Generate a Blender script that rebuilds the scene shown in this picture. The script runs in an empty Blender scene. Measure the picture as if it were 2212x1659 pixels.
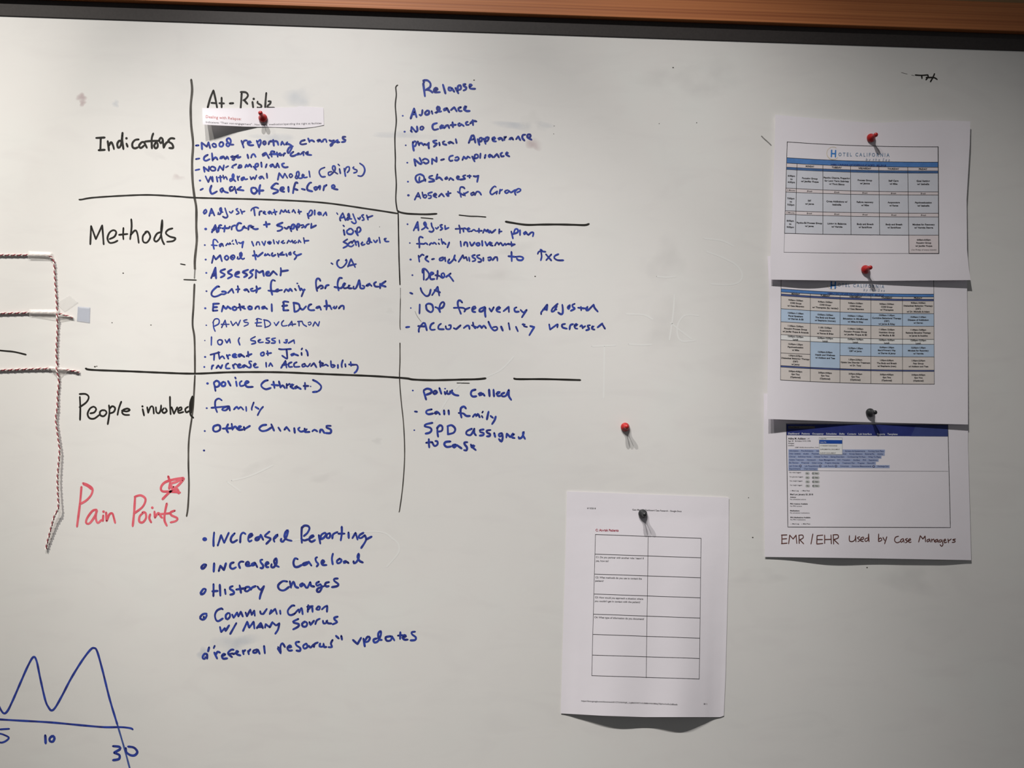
import bpy, bmesh, math, random
from math import sin, cos, pi, sqrt
from mathutils import Matrix, Vector, Euler
random.seed(7)
C = bpy.context.scene.collection
sc = bpy.context.scene

# ------------------------------------------------------------------ camera
W, H, F, S = 2212.0, 1659.0, 1850.0, 1660.0      # frame, focal length in px, px per metre on the board
D = F / S                                        # camera to board
Z0 = 1.5
YAW, PITCH, ROLL = -0.0288463, 0.06565279, 0.02068458
RM = Matrix.Rotation(YAW, 3, 'Z') @ Matrix.Rotation(pi/2 + PITCH, 3, 'X') @ Matrix.Rotation(ROLL, 3, 'Z')
CAMP = Vector((0, -D, Z0))
cd = bpy.data.cameras.new('camera'); cam = bpy.data.objects.new('camera', cd); C.objects.link(cam)
cam.location = CAMP; cam.rotation_euler = RM.to_euler()
cd.sensor_fit = 'HORIZONTAL'; cd.sensor_width = 36.0; cd.lens = 36.0 * F / W
cd.clip_start = 0.05
sc.camera = cam

# ------------------------------------------------------------------ view, world, lights
sc.view_settings.view_transform = 'Standard'
sc.view_settings.look = 'None'
sc.view_settings.exposure = 0.0
sc.view_settings.gamma = 1.0
sc.view_settings.use_curve_mapping = False
wd = bpy.data.worlds.new('world'); sc.world = wd; wd.use_nodes = True
wd.node_tree.nodes['Background'].inputs[0].default_value = (0.97, 0.98, 1.0, 1)
wd.node_tree.nodes['Background'].inputs[1].default_value = 0.12

def P(x, y, h=0.0):
    """point standing h metres in front of the board, seen at photo pixel x, y"""
    d = RM @ Vector(((x - W/2) / F, -(y - H/2) / F, -1.0))
    t = (D - h) / d.y
    return CAMP + d * t

def ceiling_spot(px, aim, energy, size, blend=1.0, col=(1, .972, .93), out=0.95, up=-1450, rad=0.010):
    """ceiling track spotlight; aim = x and height (relative to the camera) on the board, metres"""
    ld = bpy.data.lights.new('track_spot', 'SPOT'); o = bpy.data.objects.new('track_spot', ld); C.objects.link(o)
    p = P(px, 600); zt = P(1050, up).z
    o.location = (p.x, -out, zt)
    o.rotation_euler = (Vector((aim[0], 0, Z0 + aim[1])) - o.location).to_track_quat('-Z', 'Y').to_euler()
    ld.energy = energy * EK; ld.spot_size = math.radians(size); ld.spot_blend = blend
    ld.shadow_soft_size = rad; ld.color = col
EK = 55.5
ceiling_spot(905, (.883, -1.137), 1.516, 53.9, .905)
ceiling_spot(440, (-.224, .508), 1.06, 55.4, .72)
ceiling_spot(-160, (-.085, -.102), 1.438, 32.1, .82)
ceiling_spot(-900, (-.744, -.508), 3.005, 51.6, .99, col=(1, .96, .875))

# ------------------------------------------------------------------ materials
def nodes(m):
    m.use_nodes = True
    return m.node_tree, m.node_tree.nodes['Principled BSDF']
def mat(name, col, rough=0.5, var=0.0, scale=30.0, spec=0.5, col2=None, bump=0.0, bscale=200.0, alpha=None, stretch=None):
    m = bpy.data.materials.new(name); nt, b = nodes(m)
    b.inputs['Base Color'].default_value = (*col, 1); b.inputs['Roughness'].default_value = rough
    b.inputs['Specular IOR Level'].default_value = spec
    tc = nt.nodes.new('ShaderNodeTexCoord'); src = tc.outputs['Object']
    if stretch:
        mp = nt.nodes.new('ShaderNodeMapping'); mp.inputs['Scale'].default_value = stretch
        nt.links.new(src, mp.inputs[0]); src = mp.outputs[0]
    if var or col2:
        n = nt.nodes.new('ShaderNodeTexNoise'); n.inputs['Scale'].default_value = scale; n.inputs['Detail'].default_value = 4
        nt.links.new(src, n.inputs['Vector'])
        r = nt.nodes.new('ShaderNodeValToRGB')
        c2 = col2 or tuple(c * (1 - var) for c in col)
        r.color_ramp.elements[0].position = .35; r.color_ramp.elements[1].position = .65
        r.color_ramp.elements[0].color = (*c2, 1); r.color_ramp.elements[1].color = (*col, 1)
        nt.links.new(n.outputs['Fac'], r.inputs[0]); nt.links.new(r.outputs[0], b.inputs['Base Color'])
    if bump:
        n2 = nt.nodes.new('ShaderNodeTexNoise'); n2.inputs['Scale'].default_value = bscale; n2.inputs['Detail'].default_value = 3
        nt.links.new(src, n2.inputs['Vector'])
        bp = nt.nodes.new('ShaderNodeBump'); bp.inputs['Strength'].default_value = bump; bp.inputs['Distance'].default_value = .002
        nt.links.new(n2.outputs['Fac'], bp.inputs['Height']); nt.links.new(bp.outputs[0], b.inputs['Normal'])
    if alpha is not None:
        b.inputs['Alpha'].default_value = alpha
    return m

def smudge_mat(name, col, amax):
    m = mat(name, col, .5); nt, b = m.node_tree, m.node_tree.nodes['Principled BSDF']
    a = nt.nodes.new('ShaderNodeAttribute'); a.attribute_name = 'fall'
    tc = nt.nodes.new('ShaderNodeTexCoord')
    n = nt.nodes.new('ShaderNodeTexNoise'); n.inputs['Scale'].default_value = 22; n.inputs['Detail'].default_value = 2
    nt.links.new(tc.outputs['Object'], n.inputs['Vector'])
    mr = nt.nodes.new('ShaderNodeMapRange'); mr.inputs[1].default_value = .35; mr.inputs[2].default_value = .62
    nt.links.new(n.outputs['Fac'], mr.inputs[0])
    k = nt.nodes.new('ShaderNodeMath'); k.operation = 'MULTIPLY'
    nt.links.new(a.outputs['Fac'], k.inputs[0]); nt.links.new(mr.outputs[0], k.inputs[1])
    k2 = nt.nodes.new('ShaderNodeMath'); k2.operation = 'MULTIPLY'; k2.inputs[1].default_value = amax
    nt.links.new(k.outputs[0], k2.inputs[0]); nt.links.new(k2.outputs[0], b.inputs['Alpha'])
    return m

def board_mat():
    m = bpy.data.materials.new('white enamel'); nt, b = nodes(m)
    tc = nt.nodes.new('ShaderNodeTexCoord')
    n = nt.nodes.new('ShaderNodeTexNoise'); n.inputs['Scale'].default_value = 5; n.inputs['Detail'].default_value = 6; n.inputs['Roughness'].default_value = .6
    nt.links.new(tc.outputs['Object'], n.inputs['Vector'])
    r = nt.nodes.new('ShaderNodeValToRGB')
    r.color_ramp.elements[0].position = .3; r.color_ramp.elements[0].color = (.748, .738, .72, 1)
    r.color_ramp.elements[1].position = .7; r.color_ramp.elements[1].color = (.775, .775, .755, 1)
    e = r.color_ramp.elements.new(.5); e.color = (.77, .752, .735, 1)
    nt.links.new(n.outputs['Fac'], r.inputs[0])
    # wiped streaks
    n2 = nt.nodes.new('ShaderNodeTexNoise'); n2.inputs['Scale'].default_value = 9; n2.inputs['Detail'].default_value = 3; n2.inputs['Distortion'].default_value = 1.5
    mp = nt.nodes.new('ShaderNodeMapping'); mp.inputs['Scale'].default_value = (1, 1, 3.0); mp.inputs['Rotation'].default_value = (0, .5, 0)
    nt.links.new(tc.outputs['Object'], mp.inputs[0]); nt.links.new(mp.outputs[0], n2.inputs['Vector'])
    r2 = nt.nodes.new('ShaderNodeValToRGB')
    r2.color_ramp.elements[0].position = .30; r2.color_ramp.elements[0].color = (.975, .972, .975, 1)
    r2.color_ramp.elements[1].position = .5; r2.color_ramp.elements[1].color = (1, 1, 1, 1)
    nt.links.new(n2.outputs['Fac'], r2.inputs[0])
    mx = nt.nodes.new('ShaderNodeMix'); mx.data_type = 'RGBA'; mx.blend_type = 'MULTIPLY'; mx.inputs[0].default_value = 1
    nt.links.new(r.outputs[0], mx.inputs[6]); nt.links.new(r2.outputs[0], mx.inputs[7])
    nt.links.new(mx.outputs[2], b.inputs['Base Color'])
    b.inputs['Roughness'].default_value = .42; b.inputs['Specular IOR Level'].default_value = .35
    return m

def wood_mat(name, a, bcol, fine=900):
    m = bpy.data.materials.new(name); nt, b = nodes(m)
    tc = nt.nodes.new('ShaderNodeTexCoord'); mp = nt.nodes.new('ShaderNodeMapping')
    mp.inputs['Scale'].default_value = (1.2, 12, 320)
    nt.links.new(tc.outputs['Object'], mp.inputs[0])
    n = nt.nodes.new('ShaderNodeTexNoise'); n.inputs['Scale'].default_value = 1.0; n.inputs['Detail'].default_value = 3
    nt.links.new(mp.outputs[0], n.inputs['Vector'])
    mp2 = nt.nodes.new('ShaderNodeMapping'); mp2.inputs['Scale'].default_value = (2, 5, 30); nt.links.new(tc.outputs['Object'], mp2.inputs[0])
    n2 = nt.nodes.new('ShaderNodeTexNoise'); n2.inputs['Scale'].default_value = 1.0; n2.inputs['Detail'].default_value = 2
    nt.links.new(mp2.outputs[0], n2.inputs['Vector'])
    ad = nt.nodes.new('ShaderNodeMath'); ad.operation = 'ADD'
    h = nt.nodes.new('ShaderNodeMath'); h.operation = 'MULTIPLY'; h.inputs[1].default_value = .45
    nt.links.new(n2.outputs['Fac'], h.inputs[0]); nt.links.new(n.outputs['Fac'], ad.inputs[0]); nt.links.new(h.outputs[0], ad.inputs[1])
    r = nt.nodes.new('ShaderNodeValToRGB')
    r.color_ramp.elements[0].position = .52; r.color_ramp.elements[0].color = (*a, 1)
    r.color_ramp.elements[1].position = .85; r.color_ramp.elements[1].color = (*bcol, 1)
    nt.links.new(ad.outputs[0], r.inputs[0]); nt.links.new(r.outputs[0], b.inputs['Base Color'])
    bp = nt.nodes.new('ShaderNodeBump'); bp.inputs['Strength'].default_value = .25; bp.inputs['Distance'].default_value = .001
    nt.links.new(n.outputs['Fac'], bp.inputs['Height']); nt.links.new(bp.outputs[0], b.inputs['Normal'])
    b.inputs['Roughness'].default_value = .55
    return m

M = dict(
    board=board_mat(),
    rail=mat('dark frame metal', (.040, .034, .033), .5, .15, 300, .3),
    wood=wood_mat('fir trim', (.36, .105, .030), (.56, .195, .062)),
    wood2=wood_mat('olive timber', (.26, .15, .06), (.36, .22, .10)),
    wall=mat('wall paint', (.62, .58, .52), .8, .06, 6, .2, bump=.2),
    floor=mat('floor carpet', (.12, .11, .10), .9, .3, 60, .1),
    ceil=mat('ceiling paint', (.6, .6, .58), .9, .05, 5, .1),
    blue=mat('blue marker ink', (.036, .070, .40), .45, .0, 110, .3, col2=(.026, .034, .20)),
    blueL=mat('pale blue marker ink', (.075, .125, .36), .45, .0, 60, .3, col2=(.04, .07, .27)),
    black=mat('black marker ink', (.022, .020, .017), .45, .3, 150, .3),
    fade=mat('worn black marker ink', (.105, .095, .083), .5, .0, 45, .3, col2=(.05, .045, .04)),
    grey=mat('rubbed grey ink', (.30, .29, .28), .5, .3, 300, .3),
    pink=mat('pink red marker ink', (.80, .17, .21), .5, .0, 60, .3, col2=(.66, .085, .12)),
    brown=mat('brown marker ink', (.15, .055, .045), .5, .3, 120, .3),
    paper=mat('printer paper', (.85, .81, .865), .75, .02, 14, .15, bump=.10, bscale=28),
    ink=mat('printed black', (.045, .042, .045), .7, .2, 300, .2),
    inkg=mat('printed grey', (.16, .15, .16), .7, .2, 300, .2),
    line=mat('printed line', (.055, .05, .055), .7, .2, 200, .2),
    lineg=mat('thin grey line', (.27, .26, .28), .7, .2, 200, .2),
    band=mat('printed blue band', (.10, .25, .60), .7, .15, 120, .2),
    navyband=mat('printed navy band', (.09, .13, .36), .7, .15, 120, .2),
    cellblue=mat('printed pale blue', (.51, .64, .82), .75, .05, 60, .2),
    cellpale=mat('printed faint blue', (.68, .69, .76), .75, .04, 60, .2),
    cellpink=mat('printed faint pink', (.78, .70, .72), .75, .04, 60, .2),
    cellgrey=mat('printed warm grey', (.74, .68, .65), .75, .05, 60, .2),
    cellwhite=mat('bare cell', (.84, .84, .84), .75, .02, 60, .2),
    navy=mat('printed navy', (.030, .042, .21), .7, .15, 90, .2),
    navy2=mat('printed lighter navy', (.052, .072, .235), .7, .1, 90, .2),
    tab=mat('printed tab blue', (.36, .43, .66), .75, .06, 120, .2),
    tabink=mat('printed tab text', (.06, .08, .22), .7, .2, 200, .2),
    sel=mat('printed selection blue', (.018, .085, .42), .7, .1, 120, .2),
    logo=mat('logo blue', (.06, .25, .66), .7, .1, 200, .2),
    logog=mat('logo grey blue', (.24, .33, .47), .7, .1, 200, .2),
    gold=mat('logo pale gold', (.74, .63, .47), .7, .1, 200, .2),
    crimson=mat('printed crimson', (.42, .035, .075), .7, .1, 200, .2),
    redtext=mat('printed soft red', (.60, .16, .15), .7, .1, 200, .2),
    white=mat('printed white', (.72, .74, .80), .7, .0, 100, .2),
    btn=mat('printed button grey', (.56, .57, .56), .75, .05, 100, .2),
    red=mat('red pin plastic', (.50, .018, .018), .32, .15, 60, .5),
    dark=mat('black pin plastic', (.020, .022, .024), .35, .15, 60, .5),
    tred=mat('red twine', (.34, .028, .05), .9, .3, 900, .1),
    twhite=mat('white twine', (.78, .70, .67), .9, .08, 900, .1),
)
def tape_mat(name, col, alpha):
    m = mat(name, col, .3, alpha=alpha, spec=.4); return m
M['ghost'] = mat('cleaned trace', (.795, .79, .775), .42, spec=.35)
M['tape'] = tape_mat('clear tape', (.92, .90, .87), .30)
M['tape2'] = tape_mat('thin clear tape', (.86, .85, .84), .16)
M['tapeb'] = tape_mat('bluish tape', (.52, .57, .70), .30)
M['sm_pink'] = smudge_mat('old pink ink stain', (.50, .33, .36), .60)
M['sm_blue'] = smudge_mat('wiped blue ink', (.55, .61, .72), .36)
M['sm_grey'] = smudge_mat('wiped grey ink', (.60, .59, .59), .13)
M['sm_white'] = smudge_mat('cleaned patch', (.84, .84, .82), .45)

# ------------------------------------------------------------------ object helpers
def tag(o, label=None, cat=None, group=None, kind=None):
    if label: o['label'] = label
    if cat: o['category'] = cat
    if group: o['group'] = group
    if kind: o['kind'] = kind
    return o
def empty(name, loc, label=None, cat=None, group=None):
    o = bpy.data.objects.new(name, None); C.objects.link(o); o.location = loc; o.empty_display_size = .02
    return tag(o, label, cat, group)
def meshobj(name, verts, faces, m, parent=None, smooth=False, label=None):
    me = bpy.data.meshes.new(name)
    off = Vector((0, 0, 0))
    if parent is not None: off = parent.matrix_basis.translation.copy()
    me.from_pydata([tuple(Vector(v) - off) for v in verts], [], faces); me.materials.append(m)
    if smooth:
        for p in me.polygons: p.use_smooth = True
    me.update()
    o = bpy.data.objects.new(name, me); C.objects.link(o)
    if parent is not None: o.parent = parent
    if label: o['label'] = label
    return o
def box(name, lo, hi, m, parent=None, bev=0.0, kind=None):
    bm = bmesh.new(); bmesh.ops.create_cube(bm, size=1)
    for v in bm.verts:
        v.co = Vector([lo[i] + (v.co[i] + .5) * (hi[i] - lo[i]) for i in range(3)])
    if bev: bmesh.ops.bevel(bm, geom=bm.edges[:], offset=bev, segments=3, affect='EDGES', profile=.5)
    off = parent.matrix_basis.translation if parent is not None else Vector()
    for v in bm.verts: v.co -= off
    me = bpy.data.meshes.new(name); bm.to_mesh(me); bm.free(); me.materials.append(m)
    o = bpy.data.objects.new(name, me); C.objects.link(o)
    if parent is not None: o.parent = parent
    if kind: o['kind'] = kind
    return o

# ------------------------------------------------------------------ ribbons of ink
def catmull(pts, step=2.0):
    """smooth a list of px points; a doubled point is a corner"""
    out = []
    n = len(pts)
    if n == 1: return [pts[0]]
    for i in range(n - 1):
        p1, p2 = pts[i], pts[i+1]
        L = math.dist(p1, p2)
        if L < 1e-6: continue
        p0 = pts[i-1] if i > 0 else p1
        p3 = pts[i+2] if i + 2 < n else p2
        k = max(1, min(40, int(L / step)))
        for j in range(k):
            t = j / k
            out.append(tuple(.5*((2*p1[a]) + (-p0[a]+p2[a])*t + (2*p0[a]-5*p1[a]+4*p2[a]-p3[a])*t*t + (-p0[a]+3*p1[a]-3*p2[a]+p3[a])*t**3) for a in (0, 1)))
    out.append(tuple(pts[-1]))
    return out
LAY = [0]
class Ink:
    """collects strokes (in photo px) as thin films on a surface"""
    def __init__(s, surf=lambda x, y: 0.0, eps=0.00012):
        s.v = []; s.f = []; s.surf = surf; s.eps = eps
    def pt(s, x, y, k=0.0):
        s.v.append(P(x, y, s.surf(x, y) + s.eps + k)); return len(s.v) - 1
    def stroke(s, pts, w, smooth=True, taper=.82, var=.09):
        LAY[0] = (LAY[0] + 1) % 60; k = LAY[0] * 4e-7
        q = catmull(pts) if smooth else list(pts)
        if len(q) == 1:
            s.dot(q[0][0], q[0][1], w * .6); return
        n = len(q); L = []; ph = random.random() * 6; fr = random.uniform(.10, .22)
        prev = None
        for i, (x, y) in enumerate(q):
            a = q[max(0, i-1)]; b = q[min(n-1, i+1)]
            dx, dy = b[0]-a[0], b[1]-a[1]; l = math.hypot(dx, dy) or 1
            e = min(i, n-1-i)
            ww = w * .5 * (1 + var * sin(ph + i * fr * 2)) * (taper if e == 0 else 1)
            nx, ny = -dy/l*ww, dx/l*ww
            i0 = s.pt(x+nx, y+ny, k + i*2e-8); i1 = s.pt(x-nx, y-ny, k + i*2e-8)
            if prev: s.f.append((prev[0], i0, i1, prev[1]))
            prev = (i0, i1)
            if i in (0, n-1):
                L.append((x, y, ww))
        for (x, y, ww) in L: s.dot(x, y, ww, k, 8)
    def dot(s, x, y, r, k=0.0, n=9, sy=1.0):
        c = [s.pt(x + r*cos(2*pi*i/n), y + r*sy*sin(2*pi*i/n), k) for i in range(n)]
        s.f.append(tuple(c))
    def quad(s, pts, nx=1, ny=1):
        """filled quad, corners TL TR BR BL, subdivided"""
        g = []
        for j in range(ny+1):
            r = []
            for i in range(nx+1):
                u, v = i/nx, j/ny
                x = (pts[0][0]*(1-u)+pts[1][0]*u)*(1-v) + (pts[3][0]*(1-u)+pts[2][0]*u)*v
                y = (pts[0][1]*(1-u)+pts[1][1]*u)*(1-v) + (pts[3][1]*(1-u)+pts[2][1]*u)*v
                r.append(s.pt(x, y))
            g.append(r)
        for j in range(ny):
            for i in range(nx): s.f.append((g[j][i], g[j+1][i], g[j+1][i+1], g[j][i+1]))
    def poly(s, pts): s.f.append(tuple(s.pt(*p) for p in pts))
    def build(s, name, m, parent, label=None):
        if not s.f: return None
        return meshobj(name, s.v, s.f, m, parent, label=label)

# ------------------------------------------------------------------ hand lettering
def parse(st):
    return [[tuple(map(float, p.split(','))) for p in s.split()] for s in st.split(';') if s.strip()]
class Crop:
    """coordinates read in an enlarged crop of the photo"""
    def __init__(s, ox, oy, k): s.ox, s.oy, s.k = ox, oy, k
    def __call__(s, x, y): return (s.ox + x/s.k, s.oy + y/s.k)
CA, CB, CC, CD = Crop(400,160,4.424), Crop(820,160,4.424), Crop(400,420,4.148), Crop(840,460,4.424)
CE, CF, CG = Crop(400,800,4.424), Crop(840,800,4.424), Crop(400,1120,4.254)
CH, CI, CJ, CK, CL = Crop(140,160,4.147), Crop(140,820,4.88), Crop(0,1360,5.53), Crop(1630,840,4.148), Crop(1900,100,7.09)
CX = Crop(0, 0, 1)

# ================================================================== SETTING
top = P(1050, 71).z            # upper edge of the white surface
bot = top - 1.20
bx0, bx1 = P(-900, 500).x, P(3050, 500).x
RH = 0.0232                    # frame height
box('wall_back', (-2.6, .012, 0), (2.9, .10, 3.3), M['wall'], kind='structure')
box('floor', (-2.6, -3.2, -.05), (2.9, .10, 0), M['floor'], kind='structure')
box('ceiling', (-2.6, -3.2, 3.3), (2.9, .10, 3.35), M['ceil'], kind='structure')
zt = top + RH
box('trim_1', (-2.6, -.0085, zt + .0005), (2.9, .0115, zt + .0405), M['wood'], bev=.0008, kind='structure')
box('trim_2', (-2.6, -.0035, zt + .041), (2.9, .0115, zt + .20), M['wood2'], bev=.0008, kind='structure')

# ================================================================== WHITEBOARD
wb = empty('whiteboard', (0, 0, bot), 'large white magnetic whiteboard with dark metal frame covered in handwritten notes', 'whiteboard')
box('writing_surface', (bx0, 0, bot), (bx1, .010, top), M['board'], wb)
fy = -.0012
def rail(lo, hi): box('frame_rail', lo, hi, M['rail'], wb, bev=.0006)
rail((bx0-RH, fy, top), (bx1+RH, .0115, top+RH))
rail((bx0-RH, fy, bot-RH), (bx1+RH, .0115, bot))
rail((bx0-RH, fy, bot), (bx0, .0115, top))
rail((bx1, fy, bot), (bx1+RH, .0115, top))

# stains and wiped ink
def smudge(x, y, rx, ry, ang, m, name='ink_smudge'):
    n, rings = 28, 5; vs = []; fs = []; fall = []
    ca, sa = cos(ang), sin(ang)
    vs.append(P(x, y, .00004)); fall.append(1.0)
    for r in range(1, rings+1):
        t = r / rings
        for i in range(n):
            a = 2*pi*i/n; wob = 1 + .18*sin(3*a + x) + .1*sin(5*a + y)
            ex, ey = rx*t*cos(a)*wob, ry*t*sin(a)*wob
            vs.append(P(x + ex*ca - ey*sa, y + ex*sa + ey*ca, .00004)); fall.append(max(0, 1 - t*t)**1.0)
    for i in range(n): fs.append((0, 1+i, 1+(i+1) % n))
    for r in range(rings-1):
        for i in range(n):
            a0 = 1+r*n+i; a1 = 1+r*n+(i+1) % n
            fs.append((a0, a0+n, a1+n, a1))
    o = meshobj(name, vs, fs, m, wb)
    at = o.data.attributes.new('fall', 'FLOAT', 'POINT')
    at.data.foreach_set('value', fall)
for s in [(176,210,13,9,.1,'sm_pink'),(178,222,8,9,0,'sm_pink'),(236,180,9,7,0,'sm_blue'),(250,224,8,9,0,'sm_blue'),
          (650,208,42,24,-.3,'sm_blue'),(600,298,60,12,0,'sm_blue'),(1135,272,70,12,.05,'sm_blue'),(1150,262,26,22,.4,'sm_grey'),(1155,310,20,16,0,'sm_pink'),
          (880,292,80,9,.05,'sm_blue'),(505,1388,62,18,-.15,'sm_blue'),(440,1412,16,14,0,'sm_blue'),(842,672,9,8,0,'sm_grey'),(732,885,11,10,0,'sm_grey'),
          (815,953,12,9,0,'sm_grey'),(560,1010,60,14,-.5,'sm_grey'),(700,1030,40,10,-.3,'sm_grey'),(1440,560,40,60,.3,'sm_grey'),
          (1440,700,50,60,.3,'sm_grey'),(1080,595,60,14,0,'sm_grey'),(1130,540,60,20,0,'sm_grey'),(1500,170,120,40,0,'sm_grey'),(1640,1245,60,20,0,'sm_grey'),
          (1430,1140,60,20,.4,'sm_grey'),(330,330,30,12,.6,'sm_grey'),(385,388,16,12,0,'sm_pink'), (1960,1250,60,40,.2,'sm_grey')]:
    m = M[s[5]]
    smudge(s[0], s[1], s[2], s[3], s[4], m)

# ---- erased strokes that stayed a little cleaner than the board
def ghost(*sts):
    for st in sts:
        ink = Ink(eps=.00006); ink.stroke([tuple(map(float, p.split(','))) for p in st.split()], 3.4, taper=.5)
        ink.build('erased_stroke', M['ghost'], wb)
ghost("1525,543 1560,556 1590,572 1603,592 1598,608 1575,615 1535,613", "1510,682 1480,681 1465,700 1464,725 1475,737 1503,735", "1457,635 1454,680 1446,735", "1448,697 1475,718 1495,733",
      "1352,678 1390,680 1410,690", "1357,743 1385,745 1408,744", "1418,597 1440,599 1460,597", "935,915 975,850 1010,815", "1035,820 1080,800 1110,770", "1278,748 1330,746", "1306,748 1304,860",
      "610,1170 800,1148 850,1165 862,1190 835,1225", "500,1038 540,1028 590,1005", "490,1040 520,1062", "1520,515 1560,520 1585,532")

# ---- ruled lines of the table
def hand_line(pts, w, m, label, cr=CX, **k):
    ink = Ink(); ink.stroke([cr(*p) for p in pts], w, var=.05, **k); return ink.build('drawn_line', M[m], wb, label)
hand_line([(413,172),(415,195),(412,230),(413,270),(417,310),(415,350),(416,390),(420,425),(424,450),(424,490),(425,520),(421,560),(421,582)], 5.2, 'fade', 'dark marker upright dividing row headings from notes')
hand_line([(421,583),(420,601)], 3.4, 'grey', 'rubbed grey gap in the upright marker line')
hand_line([(420,614),(418,660),(416,700),(420,730),(421,780),(421,806)], 4.2, 'fade', 'middle stretch of the left upright marker line')
hand_line([(421,811),(419,850),(417,880),(414,905),(408,950),(407,1000),(408,1050),(406,1095),(403,1115)], 3.8, 'fade', 'lower stretch of the left upright marker line')
hand_line([(859,184),(855,188),(856,205),(854,228),(856,262),(853,296),(854,341),(854,363),(856,397),(855,431),(858,454),(860,461),(861,510),(862,560),(864,615)], 2.9, 'black', 'thin upright line left of the right column, upper stretch')
hand_line([(865,622),(865,645)], 1.6, 'grey', 'dotted worn part of the right upright line')
hand_line([(865,645),(864,700),(865,712)], 1.9, 'fade', 'short worn stretch of the right upright line')
hand_line([(864,741),(864,780),(863,815),(866,860),(872,920),(874,985),(870,1050),(863,1103),(862,1106)], 2.5, 'fade', 'thin upright line left of the right column, lower stretch')
hand_line([(171,431),(176,431),(200,427),(260,423),(320,421),(380,424),(421,427),(500,429),(600,432),(700,438),(800,452),(858,461)], 3.6, 'black', 'black line under the Indicators row')
hand_line([(172,1305),(195,1320),(260,1333),(350,1338),(450,1340),(530,1336),(545,1335)], 4.0, 'black', 'thick black dash under Absent from Group', CB)
hand_line([(395,1373),(450,1377),(510,1383)], 2.2, 'black', 'small thin dash over Adjust treatment plan', CB)
hand_line([(760,1347),(860,1358),(940,1360),(1015,1366)], 2.6, 'black', 'short broken dash above treatment', CB)
hand_line([(1205,1410),(1260,1420),(1400,1440),(1550,1438),(1700,1437),(1850,1440),(1960,1443),(2000,1432)], 4.4, 'black', 'thick black line at the right end of the upper row line', CB)
hand_line([(185,796),(200,799),(280,802),(350,805),(421,807),(500,804),(600,804),(700,808),(800,812),(864,816)], 4.2, 'black', 'black line above the People involved row')
hand_line([(105,1575),(180,1582),(240,1592),(420,1598),(700,1592),(850,1588),(925,1580)], 4.4, 'black', 'thick black line above police called', CD)
hand_line([(1195,1581),(1240,1588),(1500,1588),(1830,1597)], 4.2, 'black', 'thick black dash right end of the lower row line', CD)
hand_line([(650,1625),(770,1627)], 1.8, 'black', 'thin black dash under the lower row line', CD)
hand_line([(390,570),(400,572)], 2.6, 'black', 'tiny black tick beside Mood tracking')
hand_line([(397,604),(424,605)], 2.6, 'black', 'short black tick crossing the left upright line')
hand_line([(-120,745),(0,757),(30,760),(56,766)], 3.6, 'black', 'black marker line running in at the left between the twines')
for (x, y, r) in [(205,792,2.2),(209,791,1.5),(266,590,1.8),(242,697,1.4),(326,702,1.6),(1454,146,1.8),(1424,267,1),(1505,265,1.2),(1873,1226,1.8),(1617,1075,1.2),(1626,1161,1.8),(1197,272,1),(1196,289,1),(1156,597,1.8),(1024,173,1.8),(820,490,.9)]:
    ink = Ink(); ink.dot(x, y, r, sy=.7); ink.build('ink_speck', M['fade'], wb)
hand_line([(1645,294),(1652,301),(1660,308),(1666,314)], 2.4, 'grey', 'small grey scuffed stroke left of the top schedule')
hand_line([(250,940),(270,985),(310,1040)], 1.0, 'grey', 'faint grey scratch above Accountability', CD)

# ---- traced headings
def traced(name, st, cr, w, m, label, dots=(), parent=None, surf=None, dr=.62):
    ink = Ink(surf) if surf else Ink()
    for s in parse(st):
        ink.stroke([cr(*p) for p in s], w, var=.07)
    for d in dots:
        x, y = cr(*d[:2]); ink.dot(x, y, w*dr)
    return ink.build(name, M[m], parent or wb, label)
traced('handwriting', "280,572 357,568;322,572 318,680;302,682 358,678;384,600 390,640 395,685;395,640 415,610 432,640 440,672;510,602 488,597 470,625 478,660 500,640 513,560 517,525;517,525 515,600 525,672;552,622 562,650;662,585 630,590 605,620 608,655 630,665 655,655;715,610 690,610 665,640 680,662 710,640;712,615 735,660;792,532 778,580 780,665;715,605 760,600 835,598;815,615 800,640 812,665 832,650 828,615 815,612;840,600 860,570 878,590 860,620 848,600;878,590 885,660;885,660 905,620 935,600;982,578 950,575 925,600 960,625 970,660 935,662",
       CH, 4.6, 'black', 'black handwritten heading Indicators', [(552,575)])
traced('handwriting', "228,1525 235,1360;235,1360 278,1478;278,1478 335,1355;335,1355 348,1525;400,1478 445,1455 460,1415 435,1398 400,1420 382,1470 400,1510 440,1508 472,1492;525,1378 522,1440 525,1480;485,1440 562,1432;595,1300 598,1370 585,1480;590,1440 630,1400 650,1430 662,1512;735,1410 700,1450 702,1500 735,1508 765,1460 745,1412 720,1415;862,1415 825,1430 800,1480 820,1500 855,1460 872,1370 872,1308;872,1308 862,1400 870,1480 890,1525;965,1382 925,1395 905,1425 940,1455 990,1470 970,1495 915,1502",
       CH, 4.0, 'black', 'black handwritten heading Methods')
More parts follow.
